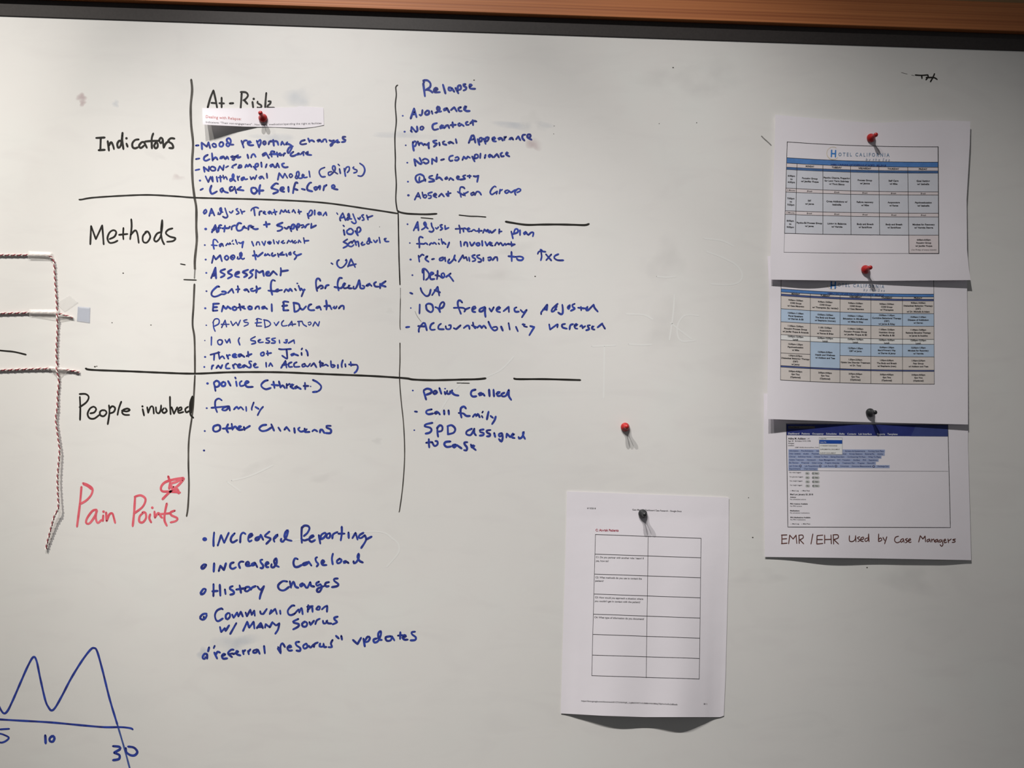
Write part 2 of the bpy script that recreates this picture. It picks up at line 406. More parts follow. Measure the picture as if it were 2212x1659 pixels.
traced('handwriting', "158,180 163,300 160,425;155,152 220,152 252,185 225,240 155,290;268,355 310,345 330,310 305,285 265,305 240,360 260,405 310,410 365,370;395,320 370,340 375,375 410,385 440,350 425,325 395,322;465,270 470,350 452,470;468,310 500,280 530,300 515,340 475,355;595,232 570,300 555,372;600,325 650,335 685,320 660,305 615,320 605,350 630,370 680,372;820,310 828,345 835,378;868,290 878,350;878,350 905,285 930,290 938,358;960,290 965,340 990,355 1010,320 1015,270;1045,300 1025,330 1045,352 1075,330 1060,300;1108,180 1110,280 1115,365;1125,290 1150,360;1150,360 1185,290;1195,330 1230,315 1225,290 1195,310 1200,350 1250,340;1300,285 1270,310 1280,345 1310,330;1345,175 1325,230 1318,300 1325,370 1355,402;1352,185 1345,260 1332,350;1340,200 1332,330",
       CI, 3.9, 'black', 'black handwritten heading People involved', [(818,282)])
traced('handwriting', "175,1130 160,1300 128,1550;190,1092 240,1110 290,1150 280,1210 230,1270 165,1310;195,1100 240,1122 280,1155;335,1370 290,1385 235,1460 225,1510 260,1515 310,1450 340,1380;335,1380 325,1450 345,1510 385,1480;405,1430 400,1490;435,1400 440,1490;440,1490 470,1420 500,1410 515,1450 530,1510;740,1240 730,1400 715,1545;735,1235 800,1220 850,1260 820,1340 730,1410;830,1400 790,1440 785,1495 820,1505 855,1460 850,1405 820,1398;900,1420 890,1460 910,1505;945,1390 950,1455;950,1455 985,1405 1010,1440 1025,1455;1075,1305 1055,1400 1050,1480 1075,1540;985,1420 1110,1408;1160,1380 1115,1400 1125,1430 1185,1460 1170,1490 1115,1505",
       CI, 4.8, 'pink', 'pink red handwritten heading Pain Points', [(408,1392),(922,1350)])
traced('drawn_star', "1090,1020 1110,1080 1135,1150 1190,1190 1215,1190;1250,1035 1160,1050 1060,1080 1015,1130 1025,1175 1100,1180 1205,1185;1255,1042 1200,1110 1100,1190 1030,1260;1240,1035 1180,1075 1120,1095;1140,1130 1190,1160 1200,1200;1110,1090 1100,1150;1245,1060 1190,1120",
       CI, 5.2, 'pink', 'pink scribbled star above Pain Points')
traced('handwriting', "215,320 240,230 270,155;270,155 290,240 305,322;250,275 295,278;348,225 348,318;325,278 372,280;425,280 460,278;540,185 535,260 530,325;530,172 580,175 600,205 575,240 555,250;565,250 595,285;643,265 650,322;692,262 690,275 710,288 728,300 725,318 700,325 692,318;775,180 768,260 765,322;795,260 818,262 810,285 790,300 785,315 810,322 850,322",
       CA, 4.4, 'black', 'black handwritten heading At-Risk', [(655,237)])
traced('handwriting', "548,440 640,445 740,438;645,445 650,492;740,438 745,465 712,512;715,478 800,478 850,485 882,508;842,420 815,480 780,542",
       CL, 3.2, 'black', 'small black scrawled mark near the upper right corner')
traced('drawn_line', "335,402 425,425;490,440 530,448", CL, 1.2, 'grey', 'faint grey strokes left of the black scrawl')

# ---- blue note lines
# crops: k scaled so that listed numbers are tenths of crop pixels (T) or crop pixels (U)
T1, T2 = Crop(420,285,1.0055), Crop(600,285,1.0055)
T3, T4, T5 = Crop(860,170,1.106), Crop(860,280,1.037), Crop(1000,280,1.106)
T6, T7 = Crop(430,440,1.0533), Crop(630,440,1.0055)
U1, U2, U3, U4 = Crop(430,570,5.773), Crop(640,590,5.773), Crop(430,680,5.773), Crop(600,680,6.35)
U5, U6, U7, U8 = Crop(870,470,6.35), Crop(1050,480,6.35), Crop(870,570,5.773), Crop(1080,640,5.29)
U9, UA, UB, UC = Crop(430,810,4.233), Crop(880,825,4.704), Crop(430,1130,5.773), Crop(600,1130,5.773)
UD, UE = Crop(430,1290,5.773), Crop(600,1290,4.097)
def N(label, *parts, dots=(), w=3.7):
    w *= 1.16
    """a handwritten note traced stroke by stroke"""
    ink = Ink()
    for cr, st in parts:
        for s in parse(st): ink.stroke([cr(*p) for p in s], w, var=.10)
    for cr, x, y, r in dots:
        a, b = cr(x, y); ink.dot(a, b, r, sy=.85)
    ink.build('handwriting', M['blue'], wb, label)
N('blue note Mood reporting changes',
  (T1,"3,29.5 9,29;16.5,37.5 15.5,23;15.5,23 27,32;27,32 30.5,22;30.5,22 34,35;41,25 38.5,28 42,32.5 47,32 46,27 42,25;57,22 54,26 55,31 60,31.5 63,26 60,22 57,22;71,24 69,28 73,31.5 77,27 79,19 75,13.5 70,16.5 72,22 78,27 85,27.5;102,19 107,34;104.5,27 108,19 114,18.5;115,23.5 123,23 121,20.5 116,22 117,27 122,29 128,28.5;135,19 140.5,33.5;137,22 143,17 144,24 140,32;151,20 149,24 152,27.5 155,24 153,20 151,20;161,27 163,21 168,19.5;171,17 172.5,30;165,21 178,20 181,24 182,28;188,28 190.5,21;190.5,21 195,28;202,22 198,27 203,26 208,28 212,32 208,41 204,46 202,42 206,34 214,31"),
  (T2,"59,17.5 51,20 48.5,25 53,27 62,25.5;66,14 69,22;68,20 74,18 79,21;92,17 86,18 88,21 92,18 95,22;98,21 99,17 104,16 106,22;112,18 117,20 122,18;122,18 119,27 115,31 114,28 119,24 124,22;124,22 130,17 131,20 128,23 134,22;147,10.5 141,11 142,15 147,17.5 146,20.5 139,22"))
N('blue note Change in aftercare',
  (T1,"3,59 11,57.5;29,49.5 22,54 20.5,60 25,62.5 33,59;38,46 39.5,62;40,60 46,55 50,60;63,53 57,55 56,58 62,55;63,53 67,59;69,58 71,53 74,59;84,52 79,54 84,56 88,53;88,53 87,58 85,61 82,60;90,53 95,50 93,55 90,53 94,56 100,54;115,49 117,57;123,56 125,50 129,48 133,54;155,45 148,49 149,52 155,48;155,45 158,50 162,57;174,43 168,42 166,46 168,54;163,49 176,47;166,48 190,49;179,44 181,54;186,46 183,49 189,51;195,46 193,52;193,49 197,46"),
  (T2,"34,43 28,48 29,52 35,52 41,49;45,46 41,50 46,48;46,46 48,49 52,47;55,43 56,51;52,46 57,43;61,46 66,43 64,47 60,45 64,49 73,50"))
N('blue note NON-compliance in the left column',
  (T1,"2,83 11,81;22,86.5 20,76;20,76 31,85;31,85 31.5,75;38,75 34,79 38,84 45,83 45,78 39,75;51,84 55,74;55,74 62,83;62,83 64,72;68,77 73.5,74;91,70 83,74 81,77 84,78;97,72 101,72 102,76 95,78 97,74;110,77 113,71;113,71 116,75 120,70;120,70 124,76;128,75 134,82;131,79 133,70 138,69 138,74 132,77;145,66 146,76;157,70 154.5,77;170,70 164,73 166,76 170,72;170,70 174,77;177,77 180,68;180,68 184,77;195,68 190,70 192,75 197,77 203,76"), w=3.5)
N('blue note Withdrawal Model dips',
  (T1,"24,96 30,109;30,109 35,97;35,97 40,108;40,108 39,97;48,97 50,108;56,95 57,108;52,99 60,98;62,94 64,102;64,101 68,97 71,103;82,101 77,103 78,107 83,104 86,95 84,91 82,96 86,104 89,107;93,96 95,105;94,100 98,96;107,98 102,101 103,105 108,101;108,98 110,103 115,102;121,97 123,103;123,103 128,98;128,98 131,103;131,103 135,94;145,96 140,99 142,102 147,98;147,96 151,102;157,90 158,100;181,104 184,89;184,89 192,100;192,100 196,90;196,90 202,100"),
  (T2,"27,91 25,95 28,99 32,95 29,91 27,91;40,94 38,99 42,101 46,93 45,86 41,88 41,95 46,100 52,100 57,94 54,92 53,96 58,99 64,98;68,85 70,98;102,77 93,81 90,88 95,97 103,97;117,86 110,88 111,94 116,92 124,83 124,75 120,74 119,80 124,87 130,91;134,80 136,90;131,70 134,73;144,79 147,96;145,86 149,77 155,76 155,83 151,88;165,76 163,78 167,81 172,83 171,87 165,89;178,68 186,74 189,83 186,92 181,96 174,95"),
  dots=[(T1,12,105.5,2.6)], w=3.2)
N('blue note Lack of Self-Care',
  (T1,"13,126 18.5,123;37,116.5 34,126 37,134 42,133 49,129;60,122 56,126 59,131 62,126 61,122;62,126 66,130 73,132;82,119 77,121 78,128 83,126;87,120 83,127;87,119 91,133;101,119 93,125;93,125 107,127;130,121 124,122 124,130 130,134 136,128 132,121;143,115 141,123 141,135;135,128 150,127;182,113 176,112 167,121 171,123 182,127 181,130 171,134"),
  (T2,"5,125 13,124 12,120 7,121 6,127 14,130;23,119 23.5,130;43,111 39,110 35,121 33,133;35,123 43,126;52,123.5 59,125.5;73,110 69,111 64,119 65,126 75,129;84,119 79,121 82,126 87,121;87,121 92,117 91,125;101,117 99,127;101,119 106,115;118,122 124,119 121,115 117,118 121,123 130,125"), w=3.9)
N('blue handwritten heading Relapse',
  (T3,"60,11 64,42;61,4 70,4 77,11 76,20 66,27;60,4 62,9;67,26 76,28 82,33;86,30 94,25 90,22 86,26 87,32 100,32;107,14 113,35;127,22 121,21 121,27 126,28 128,23;128,22 134,31;137,22 144,35;142,30 143,18 149,16 150,24 145,27;161,13 156,14 158,18 163,21 161,26 156,28;171,19 176,15 171,14 171,22 176,24 184,24"), w=4.1)
N('blue note Avoidance',
  (T3,"30,95 38,71;38,71 44,92;35,85 42,84;37,80 40,80;51,86 54,88 57,84 58,75;68,77 64,82 67,86 73,84 74,78 69,76;80,77 82,84;93,79 88,82 93,80 99,73 98,68 94,67 93,72 97,78 103,78;115,70 109,73 110,76 116,72;116,70 122,80;126,75 134,68;134,68 140,78;150,68 144,71 146,77 152,77;157,74 163,67 160,66 158,72 163,77 171,77"), dots=[(T3,11,88.5,2.1)], w=4.1)
N('blue note No Contact',
  (T3,"31,126 32,115;32,115 42,127;42,127 46,124 45,114;30,124 33,127;53,117 53,121 57,122 61,117 57,114 53,116;93,106 84,109 82,116 86,122 96,120;101,119 106,115 108,112 104,111 100,117 109,117;110,118 115,112 119,111 122,118;130,104 131,116;125,111 138,110;147,106 143,109 146,113 150,110;150,108 157,113;166,103 162,105 163,110 169,110;178,99 179,111;172,107 179,101 187,102"), dots=[(T3,15.5,126.5,2.5)], w=3.9)
N('blue note physical Appearance',
  (T4,"33,27 33,35 35,47;33,30 37,26 41,29 38,37 34,37;44,26 47,35;46,32 52,30 57,35;59,32 64,34 69,29;69,29 68,35 69,42;86,24 78,26 82,30 87,31 84,35 80,38;92,29 93,35;104,26 100,28 101,32 108,34;118,27 112,29 114,31 119,28;119,28 124,31;129,21 131,30;158,30 165,13;165,13 169,13 173,29;162,23 170,21;178,21 182,34;180,28 183,19 188,19 187,25 183,27;192,20 196,32;194,27 197,18 203,18 200,25 196,27"),
  (T5,"71,24 77,21 75,18 70,21 72,27 79,28;90,19 84,21 86,24 91,20;92,20 95,26;99,17 99,25;100,20 103,17;115,19 110,23 114,23 117,19;117,19 120,24;127,23 132,16;132,16 137,25;149,12 143,13 142,20 147,26;154,19 161,17 161,12 155,12 154,18 164,24"), dots=[(T4,17,35,2.0)], w=3.9)
N('blue note NON-compliance in the right column',
  (T4,"39,81 36,66;36,66 49,77;49,77 53,75 48,63;55,68 60,65 67,68 68,73 62,76 57,73;76,77 76,65;76,65 86,72;86,72 86,62;96,68 103,66;123,58 116,60 114,66 117,70 122,69;128,63 133,61 136,65 132,69 127,68;144,68 147,60;147,60 152,65 156,60;156,60 161,63"),
  (T5,"22,64 28,76;27,70 29,60 35,60 36,66 29,69;42,57 41,68;54,60 52,68;65,59 61,62 63,66 67,62;68,61 71,66;74,66 81,58;81,58 86,66;94,55 90,58 92,64 98,63;103,58 108,56 105,54 103,59 111,64"), dots=[(T4,20.5,74,2.2)], w=3.7)
N('blue note Dishonesty with a circled first letter',
  (T4,"48,100 41,103 39,110 44,118 52,116 58,112 57,104 50,100 47,100;48,106 47,114;61,111 61,115;44,118 60,113;77,103 70,105 69,108 80,112 81,115 69,117;88,100 85,111;85,111 92,107 99,113;105,110 109,106 111,109 106,111;114,113 117,108;117,108 124,113;131,108 137,106 133,104 131,108 133,111 139,111;151,102 145,104 147,107 150,110 139,112;155,104 163,104;160,102 160,108;169,104 174,105 180,103;180,103 178,112 177,117"), dots=[(T4,22,116.5,2.3)], w=3.6)
N('blue note Absent from Group',
  (T4,"37,157 45,141;45,141 50,154;40,149 48,150;54,140 56,150;56,151 61,153 64,148 60,146 56,149;76,140 67,143 68,147 74,148 73,153 68,154;79,147 86,146 83,143 79,148 86,152;91,150 97,143;97,143 103,150;112,138 113,149;107,144 118,142;107,144 111,149;149,132 146,129 140,129 138,138 141,151;133,139 145,146;146,147 150,143 157,139;147,142 150,148;167,141 163,143 165,147 171,143 168,140;172,147 176,139 182,140 186,146"),
  (T5,"79,137 76,135 69,141 65,150 69,155 76,151 82,147;82,147 80,154;89,143 87,153;88,147 94,143;104,145 100,148 104,152 110,147 106,144;110,146 115,150 124,144;127,143 124,150 126,156;125,147 132,141 138,143 136,147 129,150"), dots=[(T4,23,147,3.0)], w=3.2)
N('blue note Adjust Treatment plan',
  (T6,"13,14 10,20 12,23 17,18 15,13 12,15;23,28 28,11;28,11 35,27;25,22 33,20;44,20 43,24 47,24 51,17 50,9 47,12 49,18 54,19;59,10 62,20 65,29 60,32 54,29;69,18 73,21 77,16;88,11 84,13 88,17 91,21 85,24;94,13 96,17 98,23;97,19 104,17;118,16 121,11 129,8 135,10;125,12 126,20 127,27;137,26 138,18 143,17;147,21 151,19 148,17 146,21 152,24;161,17 157,20 160,23 162,18;163,18 166,24;171,13 174,25;168,20 177,18;184,23 187,14;187,14 192,19 196,14;196,14 199,19;204,15 202,19 206,20"),
  (T7,"1,18 4,13;4,13 8,20;15,13 17,22;14,18 21,17;34,21 37,32;35,25 41,14 45,17 43,24 37,27;50,14 50,24;60,18 57,21 60,24 63,19;63,19 64,24;68,26 74,18;74,18 76,25"), w=3.2)
N('blue note Adjust in the inner list',
  (T7,"98,20 100,23;106,37 105,31 111,20;111,20 117,36;106,31 114,29;122,30 119,34 123,35 126,28 124,21 122,25 126,32 130,33;133,22 136,30 140,40 136,43 130,39;144,31 147,34 149,29;156,24 152,26 156,31 157,35 153,36;163,25 166,35;165,30 176,26"), w=3.2)
N('blue note AfterCare and Support',
  (T6,"29,65 37,48;37,48 41,65;30,59 38,57;33,61 38,54;51,49 46,50 44,64;43,55 50,55;59,50 57,64;53,56 63,55;61,56 68,55 70,52;74,59 75,52 82,49;96,45 90,44 85,53 88,61 96,60 101,54;103,51 99,55 104,54 108,56;112,59 113,51 119,50;118,54 124,51 121,55 128,58 134,57;152,41 154,53;147,48 161,46;190,43 177,49 187,52 190,56 184,61 178,62;194,54 199,57 204,52;206,52 210,63;208,57 212,48 217,48 215,56 210,57"),
  (T7,"9,48 12,57;11,52 13,44 17,45 16,50 12,52;20,47 25,46 27,49 22,52;29,52 33,46 38,44;43,43 42,53;43,52 53,47"), dots=[(T6,15,57.5,3.3)], w=3.7)
N('blue note iop', (T7,"112,47 114,49;113,57 115,68;127,54 120,59 122,65 130,66 134,60 129,54 125,54;138,59 144,69;143,66 142,54 147,51 150,57 146,62"), w=3.5)
N('blue note family involvement in the left column',
  (T6,"43,88 38,82 33,82 32,92 34,103;28,94 41,95;51,90 46,94 48,98 52,91;53,91 55,97;61,95 65,90;65,90 68,93 70,89;70,89 72,92;77,91 79,92;77,83 75,86;83,82 87,92;90,88 95,90 100,86;101,86 99,93 98,100;120,86 124,96;130,94 132,87 136,87 138,94;143,86 148,95;148,95 151,85;156,88 160,86 164,88 161,92 156,89;159,89 162,89;169,82 171,91;176,86 180,91;180,91 182,84;187,88 192,84;188,87 190,90 195,89;200,90 204,83;204,83 208,87 212,83"),
  (T7,"1,80 3,85;8,80 5,82 7,86 11,83;14,85 16,79;16,79 20,84;26,74 28,86;27,81 37,80"), dots=[(T6,13,94,2.2)], w=3.0)
N('blue note schedule',
  (T7,"121,77 112,83;112,83 120,87 121,91 112,96;130,82 123,87 123,91 130,93 135,89;131,86 136,79 140,90;139,84 144,82 146,93;152,86 155,83 151,87 153,90 159,88;165,81 163,86 168,87 170,79 168,74 167,80 174,84;178,79 182,84 186,79;190,73 192,85;201,77 205,75 202,79 205,82 211,82"), w=3.2)
N('blue note Mood tracking',
  (T6,"29,135 33,118;33,118 38,127;38,127 48,117;48,117 52,131;62,118 58,123 63,128 67,123 64,118;73,119 71,122 76,127 81,121 78,117 73,119;75,122 77,122;88,121 87,125 92,125 97,117 96,111 93,113 94,121 99,126 103,124;125,107 127,117 129,127;122,118 131,117;130,116 133,120 139,116 145,111;151,114 149,118 155,116;156,114 161,118;167,112 165,116 168,119 174,116;179,113 181,121;190,110 183,116;183,116 194,116;198,114 200,119;206,111 204,115 209,116 208,110"),
  (T7,"7,104 4,107 10,112 10,116 6,121;11,113 21,109"), dots=[(T6,15,127,2.4)], w=3.5)
N('blue note UA in the inner list', (T7,"86,129 89,131;103,122 99,125 99,133 105,139 112,137 119,128 119,121 117,123;122,137 129,120;129,120 138,138;122,135 140,131"), w=3.2)
N('blue note Assessment',
  (U1,"150,178 205,45;205,45 212,180;165,130 208,110;175,120 205,80;165,150 205,140;325,65 270,85 265,100 320,130 315,145 270,168;405,72 360,100 365,115 412,140 400,160 358,182;458,132 500,110 498,98 462,110 450,150 500,165;612,72 550,95 545,105 590,125 600,140 560,165;678,72 640,95 635,105 665,130 655,155 620,180;708,178 710,75;710,75 750,110;750,110 795,85;795,85 808,150;838,120 875,110 870,95 842,105 840,140 885,145;885,140 925,90;925,90 972,135;1018,50 1022,90 1015,145;1018,92 1060,88 1110,80"), dots=[(U1,90,112,2.3)], w=3.8)
N('blue note Contact family for feedback',
  (U1,"252,285 225,283 165,340 155,385 185,408 230,400 280,375;285,345 320,345 340,360 310,378 280,375;360,362 410,310;410,310 430,362;482,275 488,320 482,355;460,320 505,315;595,315 560,325 570,330 600,320;600,320 620,350;670,305 642,315 650,335 685,338;715,278 722,320 712,358;690,335 765,300;948,212 920,200 900,225 895,300 912,385;862,332 905,338 965,340;985,315 955,330 970,345 1000,330;1000,330 1035,325;1062,352 1085,315 1115,340 1135,310 1160,340;1195,310 1210,330;1240,270 1262,330"),
  (U2,"60,190 85,215 108,205;100,200 65,290;300,95 285,70 258,70 245,110 250,180 260,222;262,190 305,155 330,165 335,180 305,195;360,190 375,155 405,148;570,62 540,60 520,100 515,150 528,215;475,172 520,180;520,180 560,185 610,130 600,125 580,160 600,188 640,180;640,180 668,150 658,150 650,185 690,188;715,165 712,190 740,190 770,130 780,90;785,85 795,140 800,185 840,190 850,165 825,155;915,130 870,155 885,160 920,140;920,140 940,160;995,110 970,130 985,165 1028,168;1045,130 1045,188;1115,100 1050,145;1050,148 1115,168"),
  dots=[(U1,92,340,2.2),(U1,1225,243,2.2)], w=3.7)
N('blue note Emotional Education',
  (U1,"250,495 175,498;178,498 172,585;172,585 230,580;175,540 225,538;282,595 300,522;300,522 335,560 355,528;355,528 395,560;445,532 418,545 425,572 455,575 470,550 448,535;502,500 512,540 518,578;485,545 560,530;540,545 575,560;635,525 612,540 625,565 655,560 655,535 635,530;700,560 715,535 745,530 750,562;820,532 785,540 788,560 825,545;825,545 850,562;905,500 908,590;1115,475 1065,468 1045,480;1055,480 1052,580;1052,580 1115,578;1035,525 1100,518;1180,482 1190,598;1175,485 1240,500 1255,550 1230,585 1195,598"),
  (U2,"50,435 80,455 122,412;188,388 160,400 148,440 175,462 225,460;290,415 245,430 260,435 295,420;295,420 308,458;372,340 380,400 375,455;348,412 420,405;420,410 440,450;475,415 460,432 490,438 505,412;530,440 560,408 590,410 592,450"), dots=[(U1,77,553,2.6)], w=3.8)
N('thin blue note PAWS EDUCATION',
  (U3,"178,80 180,150 200,205;170,100 195,55 235,50 252,75 240,115 180,145;280,160 325,65;325,65 342,150;275,118 375,118;395,80 420,135;420,135 462,90;462,90 485,135;485,135 515,65;598,60 555,72 565,90 615,100 610,120 560,142;780,58 730,45 710,60;728,60 715,140;715,140 780,140;698,102 778,95;812,60 825,158;805,62 860,75 892,110 870,140 818,158;935,95 960,135;960,135 995,85;1055,70 1030,100 1040,138 1100,132;1115,140 1155,78;1155,78 1165,138;1115,125 1205,115"),
  (U4,"272,92 335,88;290,95 292,152;335,92 350,130 395,158;415,108 445,98 458,120 430,142 420,128;482,155 510,95;510,95 555,155;555,155 572,92"), dots=[(U3,90,130,1.8)], w=2.4)
N('blue note 1 on 1 Session',
  (U3,"155,275 152,378;260,308 232,325 240,365 270,372 290,345 285,318 255,310;325,310 345,350;345,350 378,300;378,300 390,350;505,285 490,320 508,375;700,272 645,302 645,318 700,330 705,350 655,365;735,328 770,310 755,308 735,325 750,345 800,340;878,288 835,295 840,310 880,330 870,350 830,348;952,290 905,300 912,315 950,330 945,350 900,352;1000,315 1005,352"),
  (U4,"130,340 105,342 112,365 130,355 128,338;85,378 115,385 130,360;145,388 222,345;222,345 228,392"), dots=[(U3,72,320,1.5)], w=2.9)
N('blue note Threat of Jail',
  (U3,"140,498 255,468;190,485 185,565;240,462 255,550;255,545 290,515 315,545;345,500 365,548;350,520 378,498 388,502;420,515 465,500 450,485 420,500 425,525 468,528;525,490 490,500 500,522 530,500;530,500 565,525;610,458 615,520;590,515 655,488;800,465 770,480 775,508 805,505 810,475 800,465;852,450 858,505;840,485 900,475"),
  (U4,"15,468 60,474 180,468;120,475 128,560 125,602 60,560;225,530 180,545 190,560 230,540;230,540 280,558;325,520 328,552;335,460 325,475;385,480 405,510 412,560"), dots=[(U3,75,525,2.5)], w=3.5)
N('blue note increase in Accountability',
  (U3,"165,630 155,678;158,645 180,628;215,665 238,630;238,630 270,668;270,668 290,625;365,605 340,620 335,665 385,668;420,625 435,668;425,635 450,610 468,622;480,640 520,625 510,612 480,628 490,658 530,655;570,625 540,640 550,655 580,632;580,632 605,652;655,580 625,580 625,600 645,620 640,655 612,655;680,635 712,615 700,605 680,625 695,655 735,652;835,595 838,650;870,640 890,600;890,600 915,640"),
  (U4,"45,728 105,630;105,630 120,725;60,690 125,680;190,650 150,670 155,712 200,712;260,650 225,670 230,712 300,710;370,670 335,685 340,712 370,705 378,680;378,690 410,710 445,668;455,705 495,660;495,660 530,720;580,630 585,715;570,650 620,665;625,665 600,700 640,690 660,680;660,680 690,700;728,632 735,712 770,715 785,695 745,685;825,685 825,730;892,622 875,680 880,720;925,675 930,712;1000,645 1005,700;975,680 1060,685;1020,690 1080,685 1098,720 1080,770 1050,798"), dots=[(U3,65,650,2.3)], w=3.4)
N('blue note Adjust treatment plan in the right column',
  (U5,"148,178 205,58;205,58 215,175;170,140 212,130;260,165 300,140 322,100 305,62 290,85 320,125 345,150;392,75 400,120 425,165 400,195 362,188;450,140 465,155 490,128;540,98 515,105 520,125 545,150 515,172;580,110 582,160;582,160 630,138;772,105 785,155 785,212;722,155 830,150;835,195 830,150 850,145 870,155;885,165 920,155 905,140 885,160 900,190 930,185;940,190 975,165 1000,185;1045,150 1045,205;1010,185 1085,180;1100,210 1120,160;1120,160 1150,190 1165,165 1195,200"),
  (U6,"10,110 45,145 60,115 75,145 130,100;182,95 178,155;178,130 215,125;345,125 368,222;375,165 400,95 435,100 430,140 370,160;465,108 465,178;545,130 515,150 525,168 555,140;555,140 568,170;580,175 620,140 650,145 640,195"), dots=[(U5,65,90,2.2)], w=3.4)
N('blue note family involvement in the right column',
  (U5,"275,275 240,262 222,290 228,350 228,412;190,358 240,358 290,362;290,362 315,348 340,368;365,375 390,348 415,358 430,340 460,365;490,350 500,365;528,292 545,362;555,335 590,365;638,340 612,410;792,325 800,395;840,380 850,340 880,345 888,395;920,335 945,385 985,340;1035,345 1005,362 1030,385 1055,370 1045,345;1088,318 1092,385;1130,330 1155,385;1155,385 1195,335;1190,365 1225,350 1205,340 1195,370 1235,385"),
  (U6,"120,320 150,275 175,310;175,310 200,280 225,320;235,320 260,290 270,315;270,310 310,290;345,268 350,330;300,300 395,305;350,325 395,302"), dots=[(U5,97,348,1.9),(U5,497,300,2.0)], w=3.5)
N('blue note re-admission to TXC',
  (U5,"215,520 228,605;225,545 265,505 288,515;305,565 345,530 325,530 310,570 355,605;400,572 430,565;555,545 510,560 505,585 540,585 580,545;580,545 585,600;640,570 620,605 640,625 690,580 715,515;715,515 705,560 728,590;765,608 825,515;825,515 838,560;838,560 870,540;870,540 885,588;908,545 915,595;990,512 950,525 960,545 995,565 990,590 955,600;1055,512 1015,525 1030,550 1075,575 1070,605 1035,608;1105,550 1105,592"),
  (U6,"25,488 60,480 70,505 40,525 30,515;90,520 125,478 150,480 155,528;348,405 350,470 352,535;305,465 400,475;400,475 470,470 510,490 490,520 440,518 420,495;708,435 730,400 815,405;745,375 758,380 772,394;758,382 738,398;755,410 762,470 750,522;820,438 895,525;895,440 825,520;992,438 945,460 935,490 980,520 1060,522"), dots=[(U5,107,575,2.6)], w=3.5)
N('blue note Detox', (U7,"262,80 262,198;245,110 250,65 285,68 325,120 320,170 288,200;325,150 385,120 355,105 340,150 350,190 395,188;435,85 432,150 425,192;405,140 460,150;460,150 495,175 520,155 510,115 480,130 500,170;598,118 540,165;540,162 575,145 632,215"), dots=[(U7,120,140,2.2)], w=3.5)
N('blue note UA in the right column', (U7,"92,360 120,372;222,300 240,350 290,400 330,385 348,320;365,390 435,285;435,285 455,395;395,325 465,355"), w=3.6)
N('blue note IOP frequency Adjusted',
  (U7,"212,505 208,618;290,515 300,570 350,602 378,570 365,510 320,495 290,510;405,538 440,555 465,600;465,600 455,560 470,500 500,475 518,495 500,540 455,560;742,482 715,455 690,465 688,520 725,622;635,548 720,545 760,550;768,595 780,570 760,550;775,570 835,545;865,572 910,550 900,530 870,545 870,590 905,600;1025,535 965,560 955,590 990,590 1030,545;1030,545 1025,600 1032,660;1080,555 1105,595;1105,595 1135,540;1165,575 1215,550 1200,535 1170,560 1175,590 1215,602"),
  (U8,"40,170 100,120;100,120 102,180;190,125 165,140 175,175 215,175;235,155 270,185 305,155;305,155 250,240;470,205 470,185 540,95;540,95 535,160;490,150 535,150;505,140 530,115;660,85 600,140 590,175 620,165 650,110;630,150 645,150;712,95 718,150 715,195 695,205 665,185;798,100 775,125 785,145 800,110;855,85 825,100 830,120 855,140 810,165;925,120 928,160;892,130 965,138;965,138 1000,140;1000,120 985,150 1005,160 1070,95;1070,95 1080,130 1118,175"), dots=[(U7,100,550,1.8)], w=3.7)
N('blue note Accountability increased',
  (U7,"40,790 82,785;200,848 205,800 255,735;255,735 275,740 300,828;190,775 275,780;388,735 355,755 340,800 360,822 402,818;478,745 448,770 448,810 512,815;535,775 545,810 590,810 600,765 575,765;635,800 665,815;665,815 722,765;760,800 800,770 825,775 832,810;875,730 885,780 905,805;860,765 930,795;930,795 960,770 985,800;985,800 1010,770 1038,800;1068,720 1100,790 1140,830 1178,815 1170,785 1125,790;1228,780 1248,832"),
  (U8,"10,345 30,390;98,305 112,380;182,348 205,400;255,320 285,322;265,315 275,340 310,350;345,340 385,350;392,350 335,445;562,320 572,380;572,380 640,330 660,320;660,320 655,355;745,315 710,325 715,355 765,370;835,318 805,330 795,378;850,340 885,325 870,315 850,340 865,368 885,370;915,345 935,330 945,365;945,360 975,340;1030,330 1000,335 1010,355 1020,375 985,388;1050,355 1075,345 1055,342 1050,370 1080,380;1115,355 1170,310;1165,312 1200,370"), w=3.6)
N('blue note police threat',
  (U9,"135,65 150,145;150,110 135,75 160,52 185,70 180,100 150,112;225,62 205,75 210,100 235,98 240,72 222,62;265,55 288,98;338,58 345,102;330,22 335,32;390,55 372,70 378,100 410,95;415,85 455,65 435,55 420,80 440,108 492,108;630,48 600,55 570,85 575,110 610,130 655,118;680,60 690,120;662,88 725,95;730,58 745,115;745,110 765,95 785,120;800,80 802,120;802,95 830,80;835,105 865,90 850,85 835,105 865,125;895,100 875,112 880,125 900,110;900,110 930,128;968,70 970,130;955,100 1000,100;1040,45 1080,65 1115,100 1110,130 1085,150;1080,152 1040,156"), dots=[(U9,77,77,3.0),(U9,1020,104,1.7)], w=3.7)
N('blue note family under police threat', (U9,"208,232 180,215 150,235 148,290 165,340;112,300 270,285;270,285 225,300 210,318 245,322 275,290;275,285 282,325;318,315 345,290 360,310 380,292 405,318;430,290 432,330;500,250 482,300 482,320;515,292 545,310;585,290 560,320 535,368"), dots=[(U9,70,303,2.3)], w=3.4)
